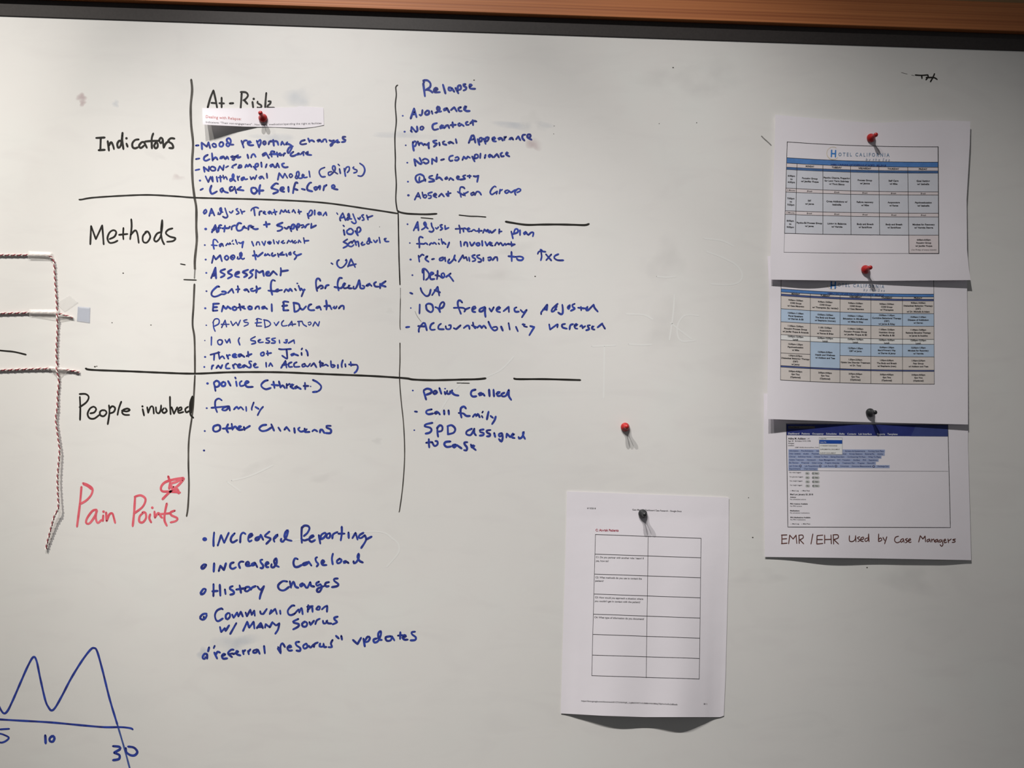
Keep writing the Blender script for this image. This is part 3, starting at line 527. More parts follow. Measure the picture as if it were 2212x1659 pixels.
N('blue note Other Clinicians',
  (U9,"175,455 135,470 130,505 155,518 190,500 190,465 165,455;265,450 250,490 265,525;215,490 310,485;298,445 305,500;305,495 330,470 350,495;350,490 385,470 365,470 360,500 400,498;410,475 415,502;415,495 465,465;615,455 575,462 550,490 575,512 620,505 660,480;660,450 685,508;725,480 745,512;780,500 800,475;800,475 828,512;870,485 875,528;920,480 905,495 930,518 960,510;965,490 970,515;985,495 965,520 1010,520;1035,515 1055,500 1080,515;1105,525 1110,500 1125,500 1145,530;1205,465 1165,465 1165,480 1205,500 1200,530 1155,530"), dots=[(U9,52,512,2.3)], w=3.9)
N('lone blue bullet dot under Other Clinicians', dots=[(U9,45,690,2.6)])
N('blue note police called',
  (UA,"165,95 190,178;165,85 200,68 240,80 240,110 190,130;280,88 262,105 275,122 300,105 285,88;325,62 345,120;378,100 385,125;405,90 400,115 430,120 435,95;435,95 470,120;455,85 450,105 480,130 520,138;692,78 655,90 645,125 665,148 700,145;750,110 725,120 735,135 765,118;765,118 785,140;830,78 835,145;875,78 880,145;905,120 940,105 915,105 915,140 945,140;985,110 955,125 965,145 1000,140 1030,85;1030,80 1030,140 1055,182"), dots=[(UA,55,87,2.1),(UA,383,68,2.0)], w=4.2)
N('blue note call family',
  (UA,"75,300 98,303;248,278 200,290 190,312 215,328 260,320;300,300 275,315 290,325 310,305;310,305 330,330;372,288 375,330;418,288 422,330;595,270 575,250 545,265 540,310 550,362;520,315 570,320;570,320 600,345 635,345;665,355 690,325 700,350 715,325 735,358;755,345 765,362;768,300 760,312;825,302 815,345 808,380;845,345 870,365;898,352 885,390 860,428"), w=3.9)
N('blue note SPD assigned',
  (UA,"255,415 190,430 175,450 230,465 245,490 225,515 185,525;305,460 305,510 312,555;300,470 330,440 355,455 350,495 310,505;410,452 412,530;405,450 450,440 485,475 470,515 410,532;655,475 605,500 600,530 640,540 670,500 680,475;680,475 680,520 697,542;775,482 735,490 740,508 775,520 770,540 735,545;845,488 805,495 812,515 840,530 835,550 808,552;882,518 892,558;960,520 930,530 935,555 965,540;965,525 968,570 955,605 930,580;1005,565 1010,525;1010,525 1045,560;1055,545 1085,535 1070,525 1060,560 1090,570;1130,560 1135,575 1165,560 1185,508 1175,510 1175,540 1195,578"), dots=[(UA,70,490,1.9)], w=3.9)
N('blue note to case',
  (UA,"218,580 218,620 222,665;190,618 250,610;250,610 275,650 305,635 305,605 285,600;438,605 390,610 375,635 400,660 445,655;490,635 460,645 475,665 500,640;500,640 550,675;610,612 580,615 582,635 605,665 600,695 575,692;645,635 655,665 680,650 660,645;655,660 695,692"), w=4.1)
N('blue pain point Increased Reporting',
  (UB,"188,115 180,200 180,285;232,280 275,150;275,150 312,245;312,245 370,120;445,125 405,170 395,215 420,240 475,210;512,240 520,150 550,118 578,135;620,180 665,150 655,130 625,150 612,200 625,230 655,215;765,165 710,185 705,210 740,205 768,145;768,145 800,208;878,105 825,150 820,165 890,190 880,215 838,258;935,195 985,145 965,150 930,195 940,232;1025,195 1020,220 1045,230 1090,170 1108,90 1080,110 1065,170 1095,205 1155,220"),
  (UC,"300,50 295,150 300,245;300,60 330,32 375,35 395,65 370,120 325,160;290,195 330,215 380,200;395,190 450,165 440,150 410,165 392,205 420,232 465,210;512,150 530,255;530,200 545,145 590,120 600,145 570,185 535,200;645,125 615,140 610,180 640,185 655,150 648,125;680,190 690,140 745,110;798,45 798,130 785,215;755,132 835,130;882,115 885,185;930,188 970,120;970,120 995,205;1068,120 1020,150 1010,180 1040,185 1085,150;1085,150 1100,210 1040,310;1100,205 1170,168"), dots=[(UB,70,200,5.4)], w=4.0)
N('blue pain point Increased caseload',
  (UB,"90,518 60,515 30,545 35,568 60,560 88,525;188,500 182,605;245,598 265,530;265,530 310,585;310,585 335,500;432,490 395,505 388,550 420,570 460,550;510,560 495,510 520,480 555,482;585,520 625,505 610,480 585,500 590,530 640,530;695,490 655,510 660,530 695,515;700,495 725,548;790,455 765,462 770,490 800,530 790,560 765,558;830,520 868,500 850,485 830,510 840,545 865,548;905,510 900,545 930,550 965,500 962,440 935,470 950,520 995,545"),
  (UC,"250,450 215,440 195,490 210,540 250,545 300,520;370,485 315,505 320,525 360,510 385,480;385,480 420,530;490,425 470,440 480,480 505,510 485,540;545,510 580,480 560,462 545,490 560,520 608,522;688,380 675,440 685,512;770,445 738,470 745,500 780,490 795,460 770,442;850,470 820,480 825,498 860,480;860,480 882,498;945,475 950,500 980,485 1010,430 1010,380 995,420 1020,470 1060,490"), w=4.1)
N('blue pain point History Changes',
  (UB,"85,825 55,820 20,870 25,888 60,875 85,835;180,760 180,830 178,910;165,850 232,845;258,768 265,905;322,825 330,885;420,785 385,800 385,820 430,850 430,880 388,892;505,775 515,820 522,868;462,828 580,810;580,810 570,840 600,850 635,820 620,795 580,800;645,830 660,805 705,785;728,790 765,830 810,785;810,785 770,880 755,945"),
  (UC,"118,728 60,725 5,775 20,825 75,838 140,795;150,725 165,805;165,790 195,730 220,790 255,805;310,750 278,770 290,790 325,760;325,760 355,808;370,808 405,735;405,735 415,780 455,790;515,730 480,750 490,780 530,760;530,760 550,800 520,855 490,850 500,815 575,785;640,735 600,745 590,780 610,790 635,785;748,690 705,695 705,720 755,760 740,785 675,798"), w=4.1)
N('blue pain point Communication',
  (UD,"95,205 50,210 15,245 15,265 45,280 75,265 95,225 90,205;60,240 55,255;295,150 280,140 225,165 198,220 210,280 240,298 295,265;365,195 335,220 335,265 355,275 385,240 380,200 360,195;412,215 430,258;430,258 475,190;475,190 490,240;490,240 520,180;520,180 545,240;580,190 595,238;595,238 640,155;640,155 655,220;655,220 688,165;688,165 695,232;762,175 770,205 800,210;800,210 845,145;880,210 900,160;885,205 950,145;950,145 970,210;1010,165 1015,210"),
  (UE,"148,75 125,75 90,115 95,150 120,158 150,145;150,145 185,108 190,135;190,135 210,95 220,150;270,70 265,130;258,85 310,78;268,110 300,80 308,130;355,85 340,105 365,110 372,85 355,82;390,108 415,85 438,75;438,80 435,128"), w=3.8)
N('blue words with MANY Sources',
  (UD,"260,370 275,435;275,435 320,385;320,385 330,420;330,420 375,350;465,322 388,458;548,420 600,305;600,305 625,380;625,380 680,305;680,305 690,390;720,385 770,320;770,320 795,385;735,370 790,370;750,352 780,358;822,380 830,335;830,335 880,375;880,375 915,310;925,320 960,350 1000,325;1000,325 985,400 950,455"),
  (UE,"182,192 135,215 140,225 185,238 180,260 135,285;240,215 215,235 222,258 250,258 260,230 240,215;280,220 290,245;290,245 320,208;332,238 345,205 372,190;400,208 405,232 430,225 438,205;430,212 445,230 475,232;530,172 500,182 505,200 525,220 485,240"), w=4.0)
N('blue pain point referral resources updates',
  (UD,"100,710 70,705 45,740 50,765 75,768 75,745;100,710 100,765;125,625 112,675;195,605 182,635;190,690 225,765;210,715 230,680 260,690;285,735 330,715 310,705 285,730 300,765 350,762;430,655 400,655 360,700 410,745;370,710 420,700;425,710 490,680 465,670 470,710 515,725;545,665 555,712;550,680 575,660;610,670 620,712;615,680 640,650;725,650 680,665 675,690 710,690 735,655;735,655 755,705;810,608 820,700;980,640 1018,700;985,620 1010,660;1018,690 1015,610 1040,575 1070,620;1105,625 1150,620 1130,600 1100,630 1120,665 1160,662"),
  (UE,"190,395 160,400 165,425 198,450 195,475 165,472;250,410 225,430 235,455 262,440 255,412;275,430 290,445 320,415;320,440 325,415 355,400;375,410 370,435 400,435 405,410;405,415 410,440 430,440;485,378 470,410 480,440 448,442;515,342 540,365;562,342 568,375;665,378 705,415;705,415 738,358;758,365 770,435;765,395 795,350 815,360 800,390 770,398;875,365 848,375 855,400 885,390 910,340 912,300 890,320 895,370 920,378;1000,345 955,355 965,385 1000,380 1010,345;1010,345 1032,382;1085,310 1082,370;1062,340 1105,335;1100,360 1135,345 1120,335 1105,355 1120,375 1150,375;1215,305 1185,310 1190,330 1222,355 1215,378 1175,382"), w=4.0)

# ---- chart sketch at the lower left
traced('drawn_curve', "-60,700 -30,860 0,940 45,1000 90,970 150,850 250,620 330,440 395,330 435,370 480,580 540,840 580,930 615,965 660,930 740,790 850,580 980,370 1080,240 1125,220 1160,260 1220,470 1310,830 1400,1130",
       CJ, 4.6, 'blue', 'blue wavy curve of the chart sketch')
traced('drawn_curve', "1400,1130 1480,1400 1545,1640 1600,1850", CJ, 3.8, 'blueL', 'pale blue tail of the chart curve')
traced('drawn_line', "-100,1068 0,1073 200,1085 600,1108 1000,1145 1250,1165 1450,1165 1560,1178 1585,1192", CJ, 4.4, 'blue', 'blue baseline of the chart sketch')
traced('handwriting', "0,1192 110,1185;-30,1195 -40,1245 0,1243 50,1258 105,1290 70,1330 15,1350 -30,1335", CJ, 4.0, 'blue', 'blue number 5 under the chart')
traced('handwriting', "540,1262 545,1358;630,1270 595,1295 595,1330 630,1338 650,1300 635,1272 605,1280", CJ, 5.4, 'blue', 'blue number 10 under the chart')
traced('handwriting', "1348,1392 1425,1400 1430,1430 1362,1468;1362,1472 1425,1498 1420,1545 1350,1560;1502,1415 1510,1465 1560,1500 1610,1500 1640,1460 1600,1410 1530,1397", CJ, 5.2, 'blue', 'blue number 30 under the chart')

# ================================================================== PAPER
def lerp(a, b, t): return a + (b - a) * t
def sstep(a, b, x):
    t = max(0, min(1, (x - a) / (b - a))); return t*t*(3-2*t)
def polyat(pl, t):
    """pl: list of (param, x, y)"""
    for i in range(len(pl)-1):
        a, b = pl[i], pl[i+1]
        if t <= b[0]:
            k = (t - a[0]) / (b[0] - a[0]); return (lerp(a[1], b[1], k), lerp(a[2], b[2], k))
    return (pl[-1][1], pl[-1][2])
def make_sheet(name, parent, topl, botl, leftl, rightl, surf, n=44, m='paper', label=None):
    vs = []; fs = []; th = .00016
    g = {}
    for side in (0, 1):
        for j in range(n+1):
            for i in range(n+1):
                u, v = i/n, j/n
                T, B, Lf, R = polyat(topl, u), polyat(botl, u), polyat(leftl, v), polyat(rightl, v)
                x, y = [ (1-v)*T[a] + v*B[a] + (1-u)*Lf[a] + u*R[a]
                         - ((1-u)*(1-v)*topl[0][1+a] + u*(1-v)*topl[-1][1+a] + (1-u)*v*botl[0][1+a] + u*v*botl[-1][1+a]) for a in (0, 1)]
                p = P(x, y, surf(x, y))
                if side: p = p + Vector((0, th, 0))
                g[side, i, j] = len(vs); vs.append(p)
    for j in range(n):
        for i in range(n):
            fs.append((g[0,i,j], g[0,i,j+1], g[0,i+1,j+1], g[0,i+1,j]))
            fs.append((g[1,i,j], g[1,i+1,j], g[1,i+1,j+1], g[1,i,j+1]))
    loop = [(i, 0) for i in range(n)] + [(n, j) for j in range(n)] + [(n-i, n) for i in range(n)] + [(0, n-j) for j in range(n)]
    base = len(vs)
    for side in (0, 1):
        for (i, j) in loop: vs.append(vs[g[side, i, j]])
    K = len(loop)
    for q in range(K): fs.append((base+q, base+(q+1) % K, base+K+(q+1) % K, base+K+q))
    o = meshobj(name, vs, fs, M[m], parent, smooth=True, label=label)
    for p in o.data.polygons[2*n*n:]: p.use_smooth = False
    return o

class Text:
    """printed lettering laid on a sheet"""
    cache = {}
    def __init__(s, surf, eps=.00022): s.v = []; s.f = []; s.surf = surf; s.eps = eps
    def add(s, t, x0, y0, x1, y1, h, bold=.0, shear=0.0):
        key = (t, bold, shear)
        cu = bpy.data.curves.new('t', 'FONT'); cu.body = t; cu.size = 1; cu.offset = bold; cu.shear = shear; cu.resolution_u = 2
        o = bpy.data.objects.new('t', cu); C.objects.link(o)
        dg = bpy.context.evaluated_depsgraph_get(); me = o.evaluated_get(dg).to_mesh()
        vs = [v.co.copy() for v in me.vertices]; fs = [tuple(p.vertices) for p in me.polygons]
        o.evaluated_get(dg).to_mesh_clear(); bpy.data.objects.remove(o); bpy.data.curves.remove(cu)
        if not vs: return
        a, b = min(v.x for v in vs), max(v.x for v in vs)
        L = math.hypot(x1-x0, y1-y0); ux, uy = (x1-x0)/L, (y1-y0)/L; k = L / (b - a); base = len(s.v)
        for v in vs:
            X = (v.x - a) * k; Y = v.y / .73 * h
            px, py = x0 + X*ux + Y*uy, y0 + X*uy - Y*ux
            s.v.append(P(px, py, s.surf(px, py) + s.eps))
        s.f += [tuple(i + base for i in f) for f in fs]
    def mid(s, t, cx, cy, w, h, slope=0.0, bold=.012, shear=0.0):
        s.add(t, cx - w/2, cy - slope*w/2, cx + w/2, cy + slope*w/2, h, bold, shear)
    def build(s, name, m, parent, label=None):
        if s.f: return meshobj(name, s.v, s.f, M[m], parent, label=label)

def sheet_empty(x, y, label): return empty('paper_sheet', P(x, y, 0), label, 'paper')

# --- surfaces: distance of each sheet from the board (metres)
def f3(x, y):
    v = sstep(900, 1205, y)
    prof = .0050 * math.exp(-((x-1800)/85)**2) + .0030 * sstep(1790, 1960, x) * (1 - .45*sstep(2030, 2098, x))
    left = .0012 * (1 - sstep(1652, 1680, x))
    return .0007 + v * prof + left*0 + .0004*sin(x/60.)*v + .0006
def f2(x, y):
    v = max(0, (y - 640) / 275.0)
    l = .0105 * max(0, (1868 - x) / 212.0)**1.15
    r = .0034 * max(0, (x - 1886) / 206.0)**.9
    tl = .002 * (1 - sstep(553, 660, y)) * (1 - sstep(1658, 1720, x))
    tilt = .0012 * sstep(1850, 2092, x) * (1 - sstep(620, 900, y))
    return .0030 + (l + r) * min(1.05, v)**1.3 + tilt * 0 - .0008 * (1 - min(1, max(0, v)))
def f1(x, y):
    v = sstep(330, 606, y)
    l = .0046 * (sstep(0, 1, (1862 - x) / 120.0)) * (1 - .35*sstep(0, 1, (1740 - x) / 80.0))
    r = .0046 * (max(0, (x - 1880)) / 216.0)**.75
    return .0046 + (l + r) * v + .0020 * (1 - sstep(248, 400, y)) * sstep(1950, 2095, x) + .002 * sstep(2040, 2097, x) * (1-abs(y-360)/120 if abs(y-360) < 120 else 0)
def f4(x, y):
    v = max(0, min(1.02, (y - 1115) / 430.0))
    t = (x - (1220 - (y-1062)*.03)) / 350.0
    t = max(0, min(1, t))
    prof = sum(a * math.exp(-((t - c) / w_)**2) for a, c, w_ in ((.70, .36, .22), (.86, .74, .17))) * sstep(0, .12, t) * (1 - .9 * sstep(.90, 1.02, t))
    edge = .0022 * sin(pi * t) ** .6
    up = max(0, (1115 - y) / 55.0)
    return .0008 + .0108 * prof * v**1.15 + edge*.45 + .0012 * up * abs(t - .47)

# ---- sheet 3, screen print
s3 = sheet_empty(1880, 930, 'lowest of three stacked sheets, printed software screenshot captioned EMR/EHR by hand')
make_sheet('sheet', s3, [(0,1650,850),(.5,1872,856),(1,2092,866)], [(0,1652,1203),(.5,1875,1206),(1,2098,1210)],
           [(0,1650,850),(.3,1650,960),(1,1652,1203)], [(0,2092,866),(.3,2091,960),(1,2098,1210)], f3)
def k3(x, y): return CK(x, y)
def rects(ink, rs, cr=k3, skew=0.0):
    for (x0, y0, x1, y1) in rs:
        n = max(1, int((x1-x0)/cr_k(cr)/14)); ink.quad([cr(x0,y0), cr(x1,y0+skew*(x1-x0)), cr(x1,y1+skew*(x1-x0)), cr(x0,y1)], n, max(1, int((y1-y0)/cr_k(cr)/14)))
def cr_k(cr): return 4.148
E0 = .00010
fr = Ink(f3, E0)
for a, b in [((285,312),(1732,322)),((1732,322),(1755,1243)),((1755,1243),(298,1238)),((298,1238),(285,312))]:
    pts = [CK(lerp(a[0],b[0],i/24), lerp(a[1],b[1],i/24)) for i in range(25)]
    fr.stroke(pts, 1.3, smooth=False, var=0)
fr.build('printed_border', M['line'], s3)
l = Ink(f3, E0); l.stroke([CK(lerp(305,1735,i/24), lerp(732,738,i/24)) for i in range(25)], .7, smooth=False, var=0); l.build('printed_divider', M['lineg'], s3)
nv = Ink(f3, E0); nv.quad([CK(286,316),CK(1732,325),CK(1733,427),CK(288,415)], 26, 4); nv.build('printed_header', M['navy'], s3)
n2 = Ink(f3, E0*2); n2.quad([CK(1446,324),CK(1731,326),CK(1732,426),CK(1402,424)], 8, 3); n2.build('printed_header_panel', M['navy2'], s3, 'lighter navy slanted panel')
sb = Ink(f3, E0*2); sb.quad([CK(302,333),CK(540,334),CK(540,355),CK(302,356)], 5, 1); sb.build('printed_search_box', M['inkg'], s3, 'grey box in the navy header')
for (y0, y1, x1) in [(541,567,1168),(569,595,1166),(597,621,1137),(624,649,1112),(651,677,1087),(680,706,1210),(707,730,568)]:
    tabs = Ink(f3, E0); tabs.quad([CK(303,y0),CK(x1,y0+(x1-303)*.004),CK(x1,y1+(x1-303)*.004),CK(303,y1)], 20, 1); tabs.build('printed_tab_row', M['tab'], s3, 'pale blue row of menu tabs')

dd = Ink(f3, E0*2.4); dd.quad([CK(577,435),CK(787,438),CK(786,588),CK(580,587)], 5, 4); dd.build('printed_menu', M['cellwhite'], s3, 'white drop down menu')
ds = Ink(f3, E0*3.2); ds.quad([CK(580,457),CK(785,459),CK(785,492),CK(580,491)], 5, 1); ds.build('printed_selection', M['sel'], s3, 'bright blue selected menu row')
dl = Ink(f3, E0*3.2)
for a in [[(577,435),(787,438)],[(787,438),(786,588)],[(786,588),(580,587)],[(580,587),(577,435)]]:
    dl.stroke([CK(lerp(a[0][0],a[1][0],i/6), lerp(a[0][1],a[1][1],i/6)) for i in range(7)], .5, smooth=False, var=0)
dl.build('printed_menu_outline', M['lineg'], s3)
bt = Ink(f3, E0)
for y in (757,795,832,869):
    for (xa, xb) in ((452,494),(512,582)):
        xs = 3*(y-757)/112
        r = 13; pts = []
        for i in range(7): a = pi/2 + pi*i/6; pts.append(CK(xa+xs+r+r*cos(a), y-r*sin(a)))
        for i in range(7): a = -pi/2 + pi*i/6; pts.append(CK(xb+xs-r+r*cos(a), y-r*sin(a)))
        bt = Ink(f3, E0); bt.poly(pts); bt.build('printed_button', M['btn'], s3)
for (t, x0, x1) in [("Dashboard",302,400),("Patients",422,495),("Occupancy",516,618),("Schedules",641,735),("Shifts",758,807),("Contacts",830,910),("Lab Interface",931,1050),("Reports",1098,1168),("Templates",1190,1282)]:
    wt = Text(f3, E0*3); ya = 408 + (x0-302)*.006; wt.add(t, *CK(x0, ya), *CK(x1, ya+.5), 4.0, .02); wt.build('printed_menu_text', 'white', s3)
wt = Text(f3, E0*4.4); wt.add("Latest File", *CK(588,481), *CK(642,482), 2.6, .01); wt.build('printed_menu_text', 'white', s3, 'white words on the selected row')
gt = Text(f3, E0*3.4); gt.add("Hotel California", *CK(312,350), *CK(398,351), 2.7, .01); gt.build('printed_small_text', 'ink', s3)
tt = Text(f3, E0*2)
rows = [(561, [("Information",310,392),("Pre-Admission",418,527),("Adm",553,578),("Screens & Assessments",812,990),("Nursing Care Plans",1018,1158)]),
        (586, [("Daily Updates",310,412),("eLabs",436,484),("Physician",512,578),("tical",790,822),("Group Sessions",848,966),("External Rx",990,1074),("Activity",1100,1152)]),
        (613, [("Clinical",310,366),("Individual Notes",390,508),("Clinical Tx Plans",534,656),("Eating Disorders",682,804),("Co-Occurring TX Plans",832,992),("Wiley Tx Plans",1018,1128)]),
        (641, [("Holistic Treatment",310,442),("Homework",470,548),("Case Management",576,718),("D/C - Transition",742,856),("Ancillary",884,944),("PHI",970,998),("Repository",1024,1102)]),
        (668, [("Em Review",310,394),("Financial",420,488),("Sober Living",514,606),("Program Attendee",632,760),("Treatment Plan",786,896),("Progress",924,984),("Neuro/EC",1008,1078)]),
        (696, [("Lab Orders",310,394),("Lab Requisitions",450,572),("Lab Results",626,712),("Concurrent",768,844),("Outcome Measurements",870,1046),("Discharge Sum",1102,1200)]),
        (722, [("Appointments",310,412),("Chart Summary",442,558)])]
for y, its in rows:
    for (t, a, b) in its:
        tt = Text(f3, E0*2); tt.add(t, *CK(a, y+(a-310)*.004), *CK(b, y+(b-310)*.004), 3.3, .012); tt.build('printed_tab_text', 'tabink', s3)
for (x, y) in [(411,691),(588,691),(729,692),(1067,695)]:
    kt = Ink(f3, E0*2); cx, cy = CK(x, y); kt.dot(cx, cy, 2.7, n=12); kt.build('printed_badge', M['tabink'], s3, 'small dark round badge')
kt = Ink(f3, E0*3)
for (x, y) in [(411,691),(588,691),(729,692),(1067,695)]:
    cx, cy = CK(x, y); kt.dot(cx, cy, 1.0, n=10)
for y in (758,796,833,870): cx, cy = CK(523+(y-758)*.03, y); kt.dot(cx, cy, .9)
kt.build('printed_badge_centres', M['white'], s3)
b3 = Text(f3, E0*1.6)
b3.add("Adina M. Addison", *CK(300,452), *CK(458,453), 4.0, .03); b3.build('printed_text', 'ink', s3)
for (t, x0, y, x1, h, bo) in [("[ off ]",468,452,494,3.4,0),("Age: 40   Birthdate: 01/01/1978",300,472,502,2.9,.008),("Allergies:",300,492,355,2.9,.012),("Location:",300,511,355,2.9,.012),
    ("(GMT-05:00) America/New_York",362,529,574,2.7,.004),
    ("No vitals logged.",312,753,418,2.9,.004),("No glucose logged.",314,792,436,2.9,.004),("No weight logged.",316,829,430,2.9,.004),("No height logged.",318,867,428,2.9,.004),
    ("-- Med Log    -- Med Pass",318,917,494,2.9,.008),("Med Log, January 23, 2018",318,951,524,3.6,.03),("Actions",318,975,370,3.0,.03),("No scheduled actions",318,994,460,2.9,.004),
    ("PRN Actions Available",318,1035,476,3.0,.03),("No PRN actions",318,1055,424,2.9,.004),("Medications",318,1096,402,3.0,.03),("No scheduled medications",318,1116,492,2.9,.004),
    ("PRN Medications Available",320,1157,500,3.0,.03),("No PRN medications",320,1176,456,2.9,.004),("-- Med Log    -- Med Pass",322,1214,498,2.9,.008)]:
    b3 = Text(f3, E0*1.6); b3.add(t, *CK(x0, y), *CK(x1, y+.5), h*.9, bo); b3.build('printed_text', 'ink', s3)
b3 = Text(f3, E0*1.6)
for y in (757,795,832,869):
    xs = 3*(y-757)/112
    b3.add("No", *CK(463+xs,y+5), *CK(482+xs,y+5), 2.6, .03); b3.add("New", *CK(540+xs,y+5), *CK(570+xs,y+5), 2.6, .03)
    cx, cy = CK(523+xs, y); 
b3.build('printed_text', 'ink', s3)
b4 = Text(f3, E0*4)
for (t, y, x1) in [("Latest File",450,642),("V 7 RECENT DISCHARGE",514,740),("SUPPLEMENTAL DOCUMENT",547,764),("SURVEY DOCUMENT",580,728)]: b4.add(t, *CK(588,y), *CK(x1,y+.6), 2.7, .004)
b4.build('printed_menu_entries', 'inkg', s3)
bi = Ink(f3, E0*2.4)
for y in (757,795,832,869): cx, cy = CK(523+3*(y-757)/112, y); bi.dot(cx, cy, 1.9, n=10)
bi.build('printed_button_icons', M['ink'], s3)
ink = Ink(f3, E0*1.5)
for s in parse("245,1312 245,1385;240,1310 290,1308;245,1345 288,1342;240,1387 292,1382;305,1388 315,1310;315,1310 345,1345;345,1345 372,1310;372,1310 378,1385;398,1315 400,1385;395,1312 430,1310 435,1335 405,1352;405,1352 440,1388;522,1300 505,1390;560,1315 557,1390;560,1315 612,1310;558,1350 608,1350;557,1390 612,1385;628,1310 628,1385;685,1308 688,1388;628,1350 688,1348;705,1310 708,1390;702,1308 745,1308 748,1335 710,1350;710,1350 752,1390;850,1315 850,1360 875,1368 900,1350 905,1315;905,1315 908,1370;942,1325 920,1335 945,1355 925,1368;950,1352 975,1345 975,1328 955,1335 950,1360 975,1368;1012,1335 990,1345 992,1365 1015,1355 1022,1300;1022,1300 1025,1368;1112,1300 1110,1365;1110,1350 1130,1335 1140,1355 1112,1368;1150,1330 1165,1358;1185,1325 1165,1388;1290,1320 1262,1330 1255,1360 1275,1378 1305,1368;1328,1342 1308,1355 1315,1375 1335,1355;1333,1342 1340,1375;1370,1340 1350,1350 1372,1365 1352,1378;1375,1362 1400,1352 1395,1340 1378,1355 1385,1375 1403,1372;1470,1372 1485,1315;1485,1315 1508,1345;1508,1345 1528,1318;1528,1318 1532,1370;1565,1345 1545,1355 1550,1372 1568,1355;1568,1345 1575,1372;1585,1345 1588,1372;1588,1358 1605,1345 1612,1372;1635,1348 1618,1358 1622,1375 1640,1358;1640,1348 1645,1375;1668,1350 1652,1360 1660,1375 1675,1360;1677,1350 1688,1395 1675,1410 1662,1395;1695,1365 1715,1355 1708,1345 1695,1358 1702,1378 1722,1372;1732,1345 1738,1378;1738,1362 1762,1345;1800,1345 1775,1352 1798,1362 1795,1372 1770,1375"):
    ink.stroke([CK(*p) for p in s], 2.1, var=.05)
ink.build('handwritten_caption', M['brown'], s3, 'brown handwritten words EMR / EHR used by Case Managers')

# ---- schedule tables
class Grid:
    def __init__(s, surf, xt, xb, yl, yr, pw):
        s.pend = []; s.f = surf; s.xt, s.xb, s.yl, s.yr, s.pw = xt, xb, yl, yr, pw
    def pt(s, u, r):
        """u: column number (float), r: row number (float)"""
        i = min(int(u), len(s.xt)-2); k = u - i
        xa, xb = lerp(s.xt[i], s.xt[i+1], k), lerp(s.xb[i], s.xb[i+1], k)
        j = min(int(r), len(s.yl)-2); q = r - j
        L, R = lerp(s.yl[j], s.yl[j+1], q), lerp(s.yr[j], s.yr[j+1], q)
        v = (L - s.yl[0]) / (s.yl[-1] - s.yl[0])
        x = lerp(xa, xb, v); U = (x - s.xt[0]) / (s.xt[-1] - s.xt[0]); U = max(0, min(1, U))
        return x, L + (R - L) * (1 - (1-U)**s.pw)
    def flush(s, par, m, name='printed_cell'):
        for k in s.pend: k.build(name, M[m], par)
        s.pend = []
    def cell(s, ink, u0, r0, u1, r1):
        ink = Ink(s.f, .00010); s.pend.append(ink)
        n = max(1, int((u1-u0)*5)); m = max(1, int((s.yl[int(r1)]-s.yl[int(r0)])/12)); g = []
        for j in range(m+1):
            y0, y1 = None, None; row = []
            for i in range(n+1):
                u = lerp(u0, u1, i/n)
                a, b = s.pt(u, r0), s.pt(u, r1)
                row.append(ink.pt(lerp(a[0],b[0],j/m), lerp(a[1],b[1],j/m)))
            g.append(row)
        for j in range(m):
            for i in range(n): ink.f.append((g[j][i], g[j+1][i], g[j+1][i+1], g[j][i+1]))
    def hline(s, ink, r, u0, u1, w=.9):
        n = int((u1-u0)*6) + 1; ink.stroke([s.pt(lerp(u0,u1,i/n), r) for i in range(n+1)], w, smooth=False, var=0, taper=1)
    def vline(s, ink, u, r0, r1, w=.9):
        a, b = s.pt(u, r0), s.pt(u, r1); n = 6
        ks = [lerp(r0, r1, i/14) for i in range(15)]
        ink.stroke([s.pt(u, k) for k in ks], w, smooth=False, var=0, taper=1)
    def text(s, tx, t, u, r, lines, h=3.2, maxw=.9, bold=.034, shear=0, lh=6.4, cw=2.05):
        tx = Text(s.f, .0003); tx.par = s.par
        for q, ln in enumerate(lines):
            if not ln: continue
            x, y = s.pt(u, r); x2, y2 = s.pt(u + .2, r); sl = (y2-y)/(x2-x)
            yy = y + (q - (len(lines)-1)/2) * lh + h*.45
            x0, _ = s.pt(u-.5, r); x1, _ = s.pt(u+.5, r)
            w = min(len(ln) * cw, (x1-x0) * .95)
            tx.mid(ln, x, yy, w, h, sl, bold, shear)
        tx.build('printed_text', 'ink', s.par)

def logo(surf, par, cx, cy, r, hx, hy, t0, t1, s0, s1, half=False):
    ring = Ink(surf, E0)
    a0, a1 = (60, 330) if not half else (70, 250)
    ring.stroke([(cx + r*cos(math.radians(a)), cy - r*sin(math.radians(a))*1.0) for a in range(a0, a1, 10)], 1.3, smooth=False, var=.3) if not half else \
    ring.stroke([(cx + r*cos(math.radians(a)), cy + r*sin(math.radians(a))) for a in range(30, 180, 10)], 1.3, smooth=False, var=.3)
    ring.build('printed_logo_ring', M['gold'], par, 'pale gold ring of the logo')
    h_ = Ink(surf, E0*2)
    for st in ([(hx-4,hy-7),(hx-4.6,hy+6.5)], [(hx+4.6,hy-6.5),(hx+4,hy+7)], [(hx-4.4,hy),(hx+4.4,hy+.4)]):
        h_.stroke(st, 2.9, smooth=False, var=0, taper=1)
    h_.build('printed_logo_letter', M['logo'], par, 'big blue letter H of the logo')
    t = Text(surf, E0*2); t.add("O T E L   C A L I F O R N I A", *t0, *t1, 8.0 if not half else 7.2, .02); t.build('printed_logo_text', 'logog', par, 'grey blue words of the logo')
    t = Text(surf, E0*2); t.add("b y  t h e  S e a", *s0, *s1, 6.0, .0, .25); t.build('printed_logo_tagline', 'inkg' if 0 else 'logog', par, 'small slanted words by the Sea')

